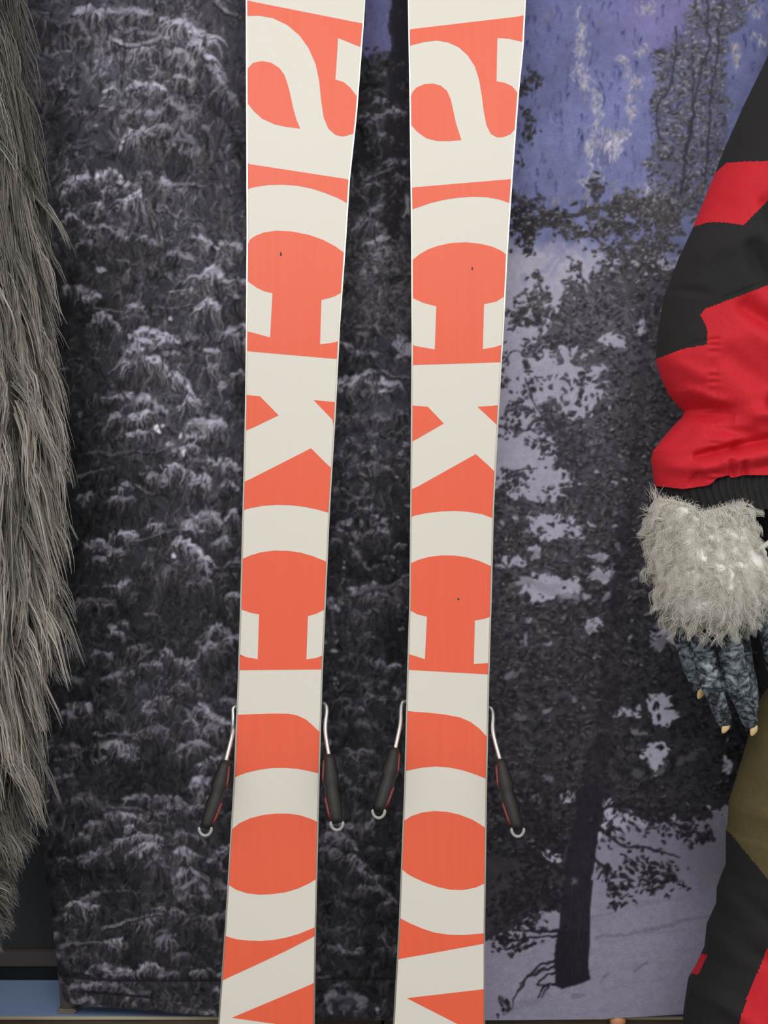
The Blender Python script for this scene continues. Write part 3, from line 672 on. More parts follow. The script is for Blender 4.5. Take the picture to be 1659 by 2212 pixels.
# boughs crossing in the middle
for pts, w in [([(80, 1190), (240, 1310), (420, 1340), (560, 1290), (760, 1300), (980, 1260)], 5), ([(500, 1300), (700, 1400), (860, 1500), (1060, 1560)], 4), ([(560, 1400), (620, 1480), (680, 1570)], 3), ([(240, 1740), (260, 1860), (290, 1960)], 2.4), ([(480, 1680), (560, 1780), (620, 1860)], 2.4), ([(840, 1340), (820, 1460), (900, 1560)], 3)]:
    q = smooth_path([Q(*p) for p in pts], 6)
    stroke(q, w * 1.2, w * .6, c255(60, 57, 66), None, .9)
    stroke([(a, b - w) for a, b in q], 1.5, 1, snow(.52), None, .6)
for (cx, cy, rx, ry, n, p, dk) in [(130, 1400, 90, 120, 130, .30, 40), (300, 1370, 140, 60, 110, .55, 58), (480, 1430, 150, 60, 90, .55, 66), (620, 1300, 110, 40, 60, .6, 74), (760, 1250, 60, 60, 40, .6, 76), (860, 1260, 140, 60, 90, .6, 80), (960, 1330, 160, 90, 120, .6, 80), (190, 1540, 30, 60, 26, .3, 56), (720, 1400, 150, 60, 80, .5, 70), (760, 1560, 160, 60, 90, .6, 72), (960, 1500, 150, 110, 130, .5, 78), (1050, 1330, 120, 130, 120, .45, 84), (230, 1720, 40, 30, 14, .3, 66), (200, 1860, 90, 70, 50, .5, 78), (130, 1960, 60, 40, 26, .4, 74), (450, 1660, 50, 40, 20, .3, 70), (640, 1720, 60, 60, 34, .5, 76), (480, 1820, 90, 80, 60, .5, 78), (560, 1900, 120, 90, 90, .55, 78), (780, 1760, 160, 110, 150, .55, 76), (380, 1970, 150, 90, 110, .5, 78), (900, 1680, 100, 120, 110, .5, 74)]:
    for k in range(n):
        x, y = Q(cx + rng.normal() * rx * .55, cy + rng.normal() * ry * .55)
        tuft(x, y, U(4, 9), (dk, dk - 2, dk + 2), .60, p)
# main mass
def dens(x, y):
    if y < 560: return 0
    lft = np.interp(y, [560, 640, 720, 760, 860, 930, 1000, 1080, 1110, 2300], [1330, 1230, 1160, 1150, 1180, 1150, 1120, 1070, 1000, 1000])
    return 1 if x > lft + U(-22, 22) else 0
hf = np.full(GX.shape, -9.0, dtype=np.float32)
for hx, hy, rx, ry in HOLES: hf = np.maximum(hf, 1 - ((GX - hx) / rx) ** 2 - ((GY - hy) / ry) ** 2)
lf = np.interp(gy, [560, 640, 720, 760, 860, 930, 1000, 1080, 1110, 2300], [1330, 1230, 1160, 1150, 1180, 1150, 1120, 1070, 1000, 1000])[:, None]
gf = np.interp(gx, [1050, 1200, 1290, 1360, 1480, 1600, 1850], [2040, 1990, 1800, 1770, 1790, 1735, 1690])[None]
cm = (GX > lf + NZ1 * 55 + 8) & (GY < gf - 14 + NZ2 * 30) & (hf + NZ2 * 1.3 + NF * 1.2 < .10) & (GY > 575 + NZ1 * 30)
dkf = np.interp(gy, [560, 800, 1000, 1300, 1500, 1850], [84, 82, 70, 52, 44, 40])[:, None] * np.interp(gx, [1060, 1330, 1420, 1700], [1.12, 1.08, .9, .78])[None] / 255.0  # darkens towards the figure: its shadow painted into the print
crown = dkf[..., None] * (1 + .35 * NF)[..., None] * np.array([1.0, .97, 1.08])
C[:] = np.where(cm[..., None], C * .12 + crown * .88, C)
pts = []
for k in range(6800):
    x, y = U(1010, 1760), U(560, 1850)
    g = np.interp(x, [1050, 1200, 1290, 1360, 1480, 1600, 1850], [2040, 1990, 1800, 1770, 1790, 1735, 1690])
    if y > g + U(-25, 5): continue
    if not dens(x, y): continue
    h = hole(x, y)
    if h > U(-.25, .45) and U() < .84: continue
    pts.append((x, y))
for x, y in pts:
    dk = float(np.interp(y, [560, 800, 1000, 1300, 1500, 1850], [78, 76, 66, 50, 42, 38]))
    dk *= float(np.interp(x, [1060, 1330, 1420, 1700], [1.0, .98, .82, .7]))  # tufts carry the figure's painted shadow as well
    p = float(np.interp(y, [560, 900, 1200, 1450, 1850], [.72, .70, .62, .46, .34]))
    sn = float(np.interp(y, [560, 900, 1200, 1500, 1850], [.60, .58, .56, .46, .40])) * (1.2 if U() < .22 else .82)
    tuft(x, y, U(4.5, 10.5), (dk, dk * .97, dk * 1.06), sn, p)
for k in range(5200):    # snow crumbs and pale needles over the whole crown
    x, y = U(1040, 1640), U(580, 1780)
    j = min(CH - 1, int((y - CY0) / S)); i = min(CW - 1, int((x - CX0) / S))
    if not cm[j, i]: continue
    b = float(np.interp(y, [580, 900, 1200, 1500, 1800], [.50, .50, .46, .36, .30])) * U(.6, 1.25) * float(np.interp(x, [1300, 1420, 1600], [1, .75, .65]))  # crumbs dimmed inside the figure's painted shadow
    a = U(-.8, .5); L = U(3, 11)
    stroke([(x, y), (x + math.cos(a) * L, y + math.sin(a) * L + 2)], U(1.2, 3.0), .9, snow(b, U(.1, .7)), None, U(.5, .9))
    x += U(-30, 30); y += U(-30, 30); ell(x, y, U(2, 7), U(1.6, 4), U(0, 3), c255(40, 38, 45) * U(.8, 1.3), U(.5, .9), .5)
# loose sprays at the rim of the crown
for (x, y, rx, ry, n) in [(1130, 690, 40, 26, 40), (1160, 750, 30, 16, 26), (1215, 740, 40, 16, 34), (1130, 860, 24, 40, 34), (1150, 820, 16, 26, 16), (1105, 890, 30, 16, 28), (1190, 910, 50, 18, 50), (1255, 853, 22, 10, 14), (1100, 930, 24, 14, 20), (1160, 960, 26, 14, 24), (1120, 1035, 40, 16, 40), (1235, 945, 40, 30, 60), (1260, 820, 20, 12, 12), (1085, 800, 16, 40, 20), (1090, 1080, 40, 20, 40), (1230, 1000, 30, 30, 50)]:
    for k in range(n):
        tuft(x + rng.normal() * rx * .6, y + rng.normal() * ry * .6, U(4, 8), (64, 62, 70), .56, .4)
for pts_ in [[(150, 340), (190, 420), (210, 520), (300, 650)], [(0, 630), (140, 650), (290, 660)], [(0, 880), (60, 930), (100, 980)], [(60, 920), (160, 905), (230, 885)], [(20, 250), (90, 180), (160, 200)]]:
    stroke(smooth_path([R6(*p) for p in pts_], 5), 2.2, 1.4, c255(60, 56, 68), None, .85)
# snow lying in the crown
for (cx, cy, rx, ry, b) in [(720, 1380, 24, 26, .66), (710, 1240, 26, 18, .68), (220, 1420, 22, 40, .64), (590, 1430, 60, 18, .66), (620, 1560, 80, 40, .70), (570, 1870, 40, 30, .64), (1000, 1960, 70, 60, .56), (760, 950, 20, 14, .70), (700, 985, 20, 16, .66), (600, 905, 22, 16, .66), (745, 815, 20, 14, .6), (650, 1690, 30, 30, .62), (520, 1700, 30, 30, .62), (300, 1640, 130, 34, .66), (150, 1600, 70, 30, .60), (420, 1700, 60, 30, .62), (600, 1450, 50, 20, .6), (180, 1840, 22, 20, .64), (150, 1950, 20, 50, .56), (290, 1990, 26, 16, .62), (800, 1940, 20, 18, .6), (930, 1800, 24, 14, .5), (980, 1870, 30, 22, .5), (700, 1510, 10, 30, .66), (840, 1580, 30, 18, .54), (870, 1540, 14, 26, .46), (800, 1690, 20, 14, .5), (1150, 1990, 40, 20, .46), (880, 1660, 60, 10, .46)]:
    for k in range(5):
        ell(*R6(cx + U(-.6, .6) * rx, cy + U(-.6, .6) * ry), rx * .21, ry * .24, U(-.5, .5), snow(b * U(.85, 1.1), .15), .85, .45)
for (cx, cy, rx, ry, b) in [(340, 260, 40, 20, .5), (500, 195, 20, 24, .46), (460, 780, 60, 40, .56), (330, 660, 40, 30, .46), (250, 790, 60, 30, .42), (230, 1040, 40, 16, .42), (320, 1030, 40, 20, .40), (480, 1290, 40, 40, .44), (900, 380, 50, 20, .48), (620, 440, 14, 50, .44), (680, 400, 40, 10, .44), (130, 40, 60, 30, .44), (180, 290, 40, 30, .42), (1180, 550, 60, 30, .34), (1000, 620, 40, 30, .38), (850, 640, 60, 30, .34), (1260, 500, 50, 14, .34), (130, 590, 30, 20, .38), (770, 900, 50, 14, .5)]:
    for k in range(5):
        ell(*T(cx + U(-.6, .6) * rx, cy + U(-.6, .6) * ry), rx * .2, ry * .24, U(-.5, .5), snow(b * U(.85, 1.1), .25), .8, .45)
# trunk
TR = [(1236, 2086, 34), (1240, 2040, 34), (1243, 1960, 32), (1250, 1900, 31), (1262, 1800, 28), (1280, 1720, 26), (1300, 1620, 25), (1318, 1480, 24), (1330, 1300, 21), (1348, 1150, 18), (1374, 980, 14), (1388, 800, 12), (1400, 640, 8)]
for i in range(len(TR) - 1):
    a, b2 = TR[i], TR[i + 1]; al = float(np.interp(b2[1], [700, 1000, 1500, 1640, 1720], [.18, .28, .35, .55, .97]))
    stroke([a[:2], b2[:2]], a[2], b2[2], c255(42, 38, 48), None, al)
fill([(1206, 2010), (1268, 2010), (1267, 2060), (1275, 2116), (1240, 2130), (1215, 2136), (1199, 2130), (1198, 2060)], c255(38, 33, 43), 1, 2, 1)
for k in range(200):
    y = U(1500, 2100); x = float(np.interp(y, [1480, 1620, 1720, 1800, 1900, 2112], [1318, 1300, 1280, 1262, 1250, 1238])) + U(-24, 24)
    stroke([(x, y), (x + U(-3, 3), y + U(8, 30))], 1.2, .8, c255(54, 49, 58) if U() < .6 else c255(28, 24, 33), None, .6)
ell(1240, 1904, 10, 13, .2, c255(112, 110, 116), .85, .7)
for k in range(60):
    ell(1252 + U(-24, 24), 1760 + U(-60, 60), U(3, 8), U(2, 5), U(0, 3), c255(40, 37, 46), .8, .5)
# boughs low on the trunk
for pts_, w in [([(1290, 1790), (1330, 1820), (1400, 1832), (1470, 1850)], 4), ([(1275, 1855), (1310, 1880), (1345, 1940)], 3), ([(1290, 1750), (1340, 1740), (1420, 1760), (1500, 1800)], 4), ([(1225, 1880), (1190, 1865), (1150, 1850)], 6), ([(1205, 2010), (1160, 2014), (1110, 2012)], 4), ([(1205, 2022), (1150, 2028), (1090, 2030)], 3)]:
    stroke(smooth_path(pts_, 5), w, w * .5, c255(38, 34, 43), None, .95)
for (x, y, rx, ry, n) in [(1400, 1750, 110, 50, 150), (1480, 1790, 60, 30, 60), (1505, 1808, 34, 12, 30), (1390, 1870, 60, 30, 80), (1430, 1900, 50, 30, 90), (1345, 1925, 24, 26, 34), (1330, 1955, 16, 10, 12), (1310, 1890, 18, 18, 14), (1160, 1900, 60, 70, 240), (1110, 1960, 60, 50, 200), (1180, 1810, 60, 60, 160), (1140, 1740, 80, 80, 240), (1090, 2040, 40, 22, 60), (1140, 2040, 30, 12, 14), (1090, 2170, 16, 26, 16), (1200, 1940, 20, 30, 40), (1320, 1800, 24, 30, 30)]:
    for k in range(n):
        tuft(x + rng.normal() * rx * .55, y + rng.normal() * ry * .55, U(4, 8), (40, 36, 44), .36, .14)
for pts_ in [[(380, 1760), (290, 1810), (200, 1900), (150, 1980), (135, 2040)], [(385, 1790), (280, 1840), (190, 1890)], [(385, 1830), (310, 1870), (285, 1900)], [(385, 1900), (330, 1905), (280, 1895)], [(320, 1905), (290, 1950), (285, 1980)], [(345, 1915), (320, 1945), (305, 1975)]]:
    stroke(smooth_path([T(*p) for p in pts_], 5), 2.8, 1.3, c255(38, 33, 42), None, .95)

# organic edges: warp the whole print a little, then add print grain
w1 = fbm(13, 301, 2) * 4.0 + fbm(46, 311, 2) * 9.0; w2 = fbm(13, 331, 2) * 4.0 + fbm(46, 341, 2) * 9.0
def sample(x, y):
    ci = np.clip((x - CX0) / S - .5, 0, CW - 1.001); cj = np.clip((y - CY0) / S - .5, 0, CH - 1.001)
    i0 = ci.astype(int); j0 = cj.astype(int); fx = (ci - i0)[..., None]; fy = (cj - j0)[..., None]
    i1 = np.minimum(i0 + 1, CW - 1); j1 = np.minimum(j0 + 1, CH - 1)
    return (C[j0, i0] * (1 - fx) + C[j0, i1] * fx) * (1 - fy) + (C[j1, i0] * (1 - fx) + C[j1, i1] * fx) * fy
keep = ((GX > 1190) & (GX < 1300) & (GY > 1900))[..., None]
C[:] = np.where(keep, C, sample(GX + w1, GY + w2))
C[:] = C * (1 + .05 * fbm(9, 401, 2))[..., None]
# dark stitched hem along the bottom
for pts_ in [[(115, 2108), (250, 2118), (480, 2120)], [(180, 2142), (300, 2152), (330, 2156)]]:
    stroke(smooth_path(pts_, 6), 3.2, 2.4, c255(24, 22, 30), None, .8)
C[:] = np.clip(C * (1.0 + .10 * np.clip((1150 - GX) / 100, 0, 1))[..., None], .05, 1)

# ---- the cloth itself
PRINT_GAIN = 1.12
xs = np.concatenate([np.arange(-40, 0, 8), np.arange(0, 1662, 2.1), np.arange(1668, 1790, 10)])
ys = np.concatenate([np.arange(-250, 0, 10), np.arange(0, 2201, 2.1)])
VX, VY = np.meshgrid(xs, ys)
left = np.interp(VY, [-250, 1500, 1700, 1870, 2000, 2090, 2150, 2200], [-120, 48, 72, 92, 108, 118, 124, 136])
fall = np.clip(1 - (VX + 40) / 420, 0, 1)
PX = VX + (left + 40) * fall
bot = np.interp(PX, [100, 124, 150, 300, 470, 700, 1000, 1300, 1480, 1800], [2146, 2160, 2168, 2181, 2195, 2203, 2204, 2201, 2190, 2180])
fb = np.clip((VY - 1900) / 300, 0, 1)
PY = VY + (bot - 2200) * fb
cc = sample(PX, PY)
cc = lin(cc) * PRINT_GAIN
Hh, Ww = PX.shape
wave = 0.0012 * noise2(Hh, Ww, 90, 5) + 0.0006 * noise2(Hh, Ww, 30, 6)
wave += 0.0016 * np.exp(-((PY - np.interp(PX, [100, 300, 1700], [2106, 2118, 2120])) / 5.0) ** 2) * (PX < 900)
wave += 0.006 * np.clip((PX * 0 + 30 - (PX - left)) / 30, 0, 1) ** 2
dd = D_BACK + wave
VV = np.stack([(PX - 829.5) * K * D_BACK, dd, HC - (PY - 1106) * K * D_BACK], -1).reshape(-1, 3)
backdrop = empty('photo_backdrop', (0, D_BACK, 0))
tag(backdrop, 'tall fabric backdrop printed with snowy dark spruce forest, behind the skis', 'backdrop')
mesh_np('printed_fabric', VV, grid_faces(Ww, Hh)[:, ::-1], M['print'], backdrop, True, cc.reshape(-1, 3))
def tube_obj(name, pts, r, mat, parent, sides=12, flat=1.0, smooth=True):
    V, F = tube_data(pts, r, sides, flat); return mesh_py(name, V, F, mat, parent, smooth)
for x0, x1 in ((148, 0), (1760, 1760)):
    d = D_BACK + .034
    top = P(x1, -245, d); foot = P(x0, 2186.5, d); foot.z = Z_LEDGE + .0063
    tube_obj('frame_tube', [foot, top], .0095, M['tube'], backdrop)
tube_obj('frame_tube', [P(-90, -240, D_BACK + .034), P(1760, -240, D_BACK + .034)], .0125, M['tube'], backdrop)
tube_obj('frame_tube', [P(150, 2120, D_BACK + .034), P(1760, 2120, D_BACK + .034)], .0125, M['tube'], backdrop)
for x0 in (148, 1760):
    f = P(x0, 2186.5, D_BACK + .034)
    box('foot', f.x - .011, f.x + .011, f.y - .010, f.y + .06, Z_LEDGE + .0003, Z_LEDGE + .006, M['tube'], backdrop, .002)

kn = P(1333, 2204, D_LEDGE - .012)
bm = bmesh.new(); bmesh.ops.create_uvsphere(bm, u_segments=20, v_segments=12, radius=.0085)
for v in bm.verts: v.co = Vector((v.co.x * (1.15 if v.co.x > 0 else 1.0), v.co.y, v.co.z * (1.0 if v.co.z > -.003 else 1.5)))
me = bpy.data.meshes.new('ledge_knob'); bm.to_mesh(me); bm.free()
o = link_mesh('ledge_knob', me, M['peach']); o.location = kn
tag(o, 'small peach rounded knob at the ledge edge below the printed tree trunk', 'knob')

# ------------------------------------------------------------------ the skis
SK_Y0, SK_S = 1.365, 0.0636        # base plane leans back towards the cloth
def ski_pt(px, py, off=0.0):
    b = (py - 1106) * K
    y = SK_Y0 / (1 + SK_S * b)
    p = P(px, py, y)
    if py < -230:                  # rockered tip curves away from the base side
        p.y += 0.030 * ((-230 - py) / 390.0) ** 2
    p.y += off
    return p
SKI_L = dict(
    le=[(-620, 655), (-600, 610), (-560, 570), (-480, 541), (-350, 532), (-150, 530), (0, 531), (250, 532), (500, 533), (740, 531), (900, 529), (1100, 524), (1300, 519), (1460, 514), (1700, 504), (2000, 486), (2212, 471), (2500, 449), (2780, 428), (2850, 436), (2872, 470)],
    re=[(-620, 700), (-600, 742), (-560, 780), (-480, 804), (-350, 808), (-150, 798), (0, 789), (52, 786), (250, 771), (388, 756), (546, 746), (700, 735), (900, 725), (1100, 713), (1300, 704), (1460, 697), (1700, 690), (2000, 683), (2212, 680), (2500, 679), (2780, 682), (2850, 670), (2872, 640)])
SKI_R = dict(
    le=[(-620, 975), (-600, 930), (-560, 895), (-480, 872), (-350, 868), (-150, 875), (0, 881), (250, 885), (500, 888), (740, 889), (1000, 887), (1300, 884), (1460, 879), (1700, 873), (2000, 861), (2212, 849), (2500, 835), (2780, 820), (2850, 830), (2872, 862)],
    re=[(-620, 1020), (-600, 1064), (-560, 1102), (-480, 1134), (-350, 1146), (-150, 1142), (0, 1136), (100, 1131), (200, 1121), (387, 1107), (555, 1096), (700, 1089), (900, 1077), (1100, 1067), (1300, 1062), (1460, 1057), (1700, 1052), (2000, 1048), (2212, 1048), (2500, 1052), (2780, 1058), (2850, 1046), (2872, 1016)])
def c4(l): return [(520 + x * .3858, y * .3858) for x, y in l]
def c2(l): return [(500 + x * .3737, 700 + y * .3737) for x, y in l]
def c7(l): return [(460 + x * .3858, 1440 + y * .3858) for x, y in l]
PRINT_L = [
    [(520, -250), (800, -225), (800, -150), (520, -180)], [(520, -420), (815, -400), (815, -360), (700, -345), (520, -375)],
    c4([(30, 3), (705, 137), (705, 272), (670, 264), (545, 213), (538, 330), (530, 446), (575, 460), (612, 490), (645, 540), (655, 560), (660, 700), (625, 748), (595, 760), (570, 765), (530, 756), (490, 720), (465, 660), (450, 560), (440, 460), (420, 360), (380, 270), (330, 200), (260, 140), (180, 102), (100, 88), (30, 90)]),
    c4([(20, 385), (70, 352), (120, 343), (170, 352), (215, 380), (245, 420), (265, 480), (280, 540), (295, 610), (312, 670), (333, 720), (260, 712), (190, 697), (120, 665), (75, 625), (45, 580), (20, 560)]),
    c4([(20, 915), (625, 1008), (625, 1150), (600, 1138), (540, 1108), (470, 1080), (400, 1057), (320, 1041), (240, 1034), (160, 1036), (100, 1044), (20, 1060)]),
    c4([(20, 1365), (80, 1322), (130, 1302), (200, 1292), (290, 1297), (380, 1315), (460, 1343), (530, 1380), (575, 1415), (600, 1440), (600, 1620), (562, 1640), (520, 1662), (452, 1680)]) + c2([(512, 117), (560, 112), (640, 98), (640, 205), (75, 156), (75, 36), (98, 43), (224, 78)]) + c4([(178, 1642), (130, 1630), (90, 1611), (42, 1576), (20, 1560)]),
    c2([(60, 406), (95, 410), (165, 418), (273, 528), (92, 615), (60, 630)]),
    c2([(475, 440), (620, 452), (620, 590), (583, 552)]),
    c2([(50, 926), (82, 910), (460, 718), (572, 830), (600, 858), (600, 1105), (558, 1090), (500, 1073), (420, 1056), (340, 1047), (260, 1045), (180, 1051), (120, 1062), (50, 1078)]),
    c2([(40, 1372), (68, 1356), (110, 1337), (170, 1319), (250, 1309), (330, 1311), (400, 1321), (470, 1341), (545, 1372), (570, 1385), (570, 1635), (535, 1652), (490, 1674), (442, 1688), (433, 1938), (490, 1930), (560, 1918), (560, 1996), (10, 2001), (10, 1910), (48, 1918), (152, 1937), (160, 1678), (110, 1668), (60, 1650), (30, 1638)]),
    c7([(100, 272), (250, 264), (350, 262), (420, 263), (470, 272), (520, 295), (555, 325), (590, 365), (620, 400), (620, 606), (587, 597), (530, 582), (470, 571), (400, 566), (330, 567), (260, 577), (190, 593), (120, 618), (90, 630)]),
    c7([(70, 930), (100, 908), (150, 875), (210, 848), (280, 830), (350, 822), (420, 822), (490, 832), (550, 852), (583, 868), (610, 882), (610, 1172), (578, 1190), (540, 1212), (480, 1240), (410, 1262), (330, 1273), (260, 1276), (190, 1268), (130, 1248), (88, 1223), (60, 1205)]),
    c7([(40, 1500), (68, 1508), (130, 1525), (200, 1533), (270, 1535), (340, 1529), (410, 1516), (480, 1496), (570, 1459), (600, 1446), (600, 1494), (400, 1595), (230, 1675), (50, 1757), (20, 1770)]),
    c7([(600, 1757), (105, 1965), (340, 1998), (600, 2040)]),
    [(440, 2330), (470, 2318), (640, 2335), (440, 2400)], [(700, 2420), (560, 2460), (420, 2500), (420, 2560), (560, 2520), (700, 2490)], [(700, 2560), (600, 2600), (560, 2640), (600, 2680), (700, 2690)]]
PRINT_R = [
    [(860, -180), (1160, -225), (1160, -160), (860, -110)], [(860, -380), (1160, -405), (1160, -360), (860, -330)],
    c4([(930, 167), (1610, 87), (1610, 243), (1575, 235), (1500, 217), (1437, 213), (1434, 330), (1432, 456), (1480, 465), (1520, 484), (1550, 520), (1575, 560), (1575, 690), (1540, 725), (1510, 752), (1470, 768), (1435, 770), (1400, 750), (1375, 700), (1360, 620), (1350, 540), (1335, 450), (1310, 370), (1270, 310), (1220, 265), (1160, 238), (1100, 228), (1030, 235), (950, 256), (930, 264)]),
    c4([(940, 540), (985, 490), (1030, 472), (1075, 468), (1120, 480), (1155, 510), (1175, 555), (1190, 620), (1205, 690), (1235, 785), (1170, 791), (1100, 790), (1040, 775), (990, 740), (960, 702), (940, 680)]),
    c4([(940, 1052), (1540, 1001), (1540, 1148), (1508, 1137), (1450, 1118), (1380, 1105), (1300, 1102), (1220, 1107), (1140, 1119), (1060, 1138), (965, 1172), (940, 1182)]),
    c4([(945, 1480), (968, 1455), (1000, 1425), (1050, 1396), (1110, 1375), (1180, 1361), (1260, 1357), (1340, 1365), (1410, 1382), (1460, 1405), (1490, 1425), (1515, 1445), (1510, 1640), (1477, 1662), (1430, 1689), (1362, 1703)]) + c2([(1453, 145), (1590, 122), (1590, 220), (1030, 238), (1030, 120), (1058, 126), (1175, 147)]) + c4([(1095, 1715), (1020, 1695), (970, 1669), (940, 1655)]),
    c2([(1030, 471), (1135, 478), (1227, 575), (1050, 678), (1030, 690)]),
    c2([(1422, 478), (1570, 470), (1570, 610), (1533, 582)]),
    c2([(1020, 971), (1412, 752), (1523, 852), (1550, 876), (1550, 1134), (1510, 1121), (1450, 1099), (1370, 1085), (1290, 1080), (1210, 1083), (1130, 1092), (1020, 1115)]),
    c2([(1010, 1398), (1040, 1382), (1080, 1363), (1140, 1346), (1210, 1337), (1290, 1338), (1360, 1348), (1430, 1368), (1500, 1399), (1530, 1412), (1530, 1680), (1495, 1693), (1460, 1704), (1407, 1713), (1400, 1965), (1520, 1956), (1520, 2027), (1000, 1997), (1000, 1900), (1030, 1908), (1118, 1937), (1130, 1691), (1075, 1678), (1030, 1656), (1005, 1644)]),
    c7([(1060, 248), (1200, 257), (1300, 268), (1380, 283), (1440, 308), (1490, 345), (1530, 390), (1560, 420), (1560, 640), (1527, 626), (1470, 603), (1400, 580), (1330, 565), (1250, 558), (1170, 565), (1080, 583), (1050, 590)]),
    c7([(1035, 880), (1065, 862), (1110, 836), (1170, 816), (1240, 808), (1310, 812), (1380, 828), (1450, 855), (1525, 900), (1550, 915), (1550, 1203), (1525, 1215), (1470, 1236), (1400, 1250), (1330, 1248), (1260, 1233), (1180, 1205), (1110, 1172), (1052, 1135), (1025, 1118)]),
    c7([(1015, 1395), (1045, 1408), (1100, 1435), (1170, 1465), (1240, 1488), (1320, 1500), (1400, 1502), (1518, 1492), (1550, 1488), (1550, 1544), (1518, 1550), (1380, 1575), (1200, 1608), (1030, 1638), (1000, 1643)]),
    c7([(1550, 1801), (1085, 1855), (1340, 1985), (1550, 2098)]),
    [(820, 2330), (850, 2328), (1000, 2395), (820, 2410)], [(1080, 2430), (950, 2470), (810, 2490), (810, 2550), (950, 2530), (1080, 2490)], [(1080, 2570), (960, 2600), (930, 2640), (960, 2680), (1080, 2700)]]

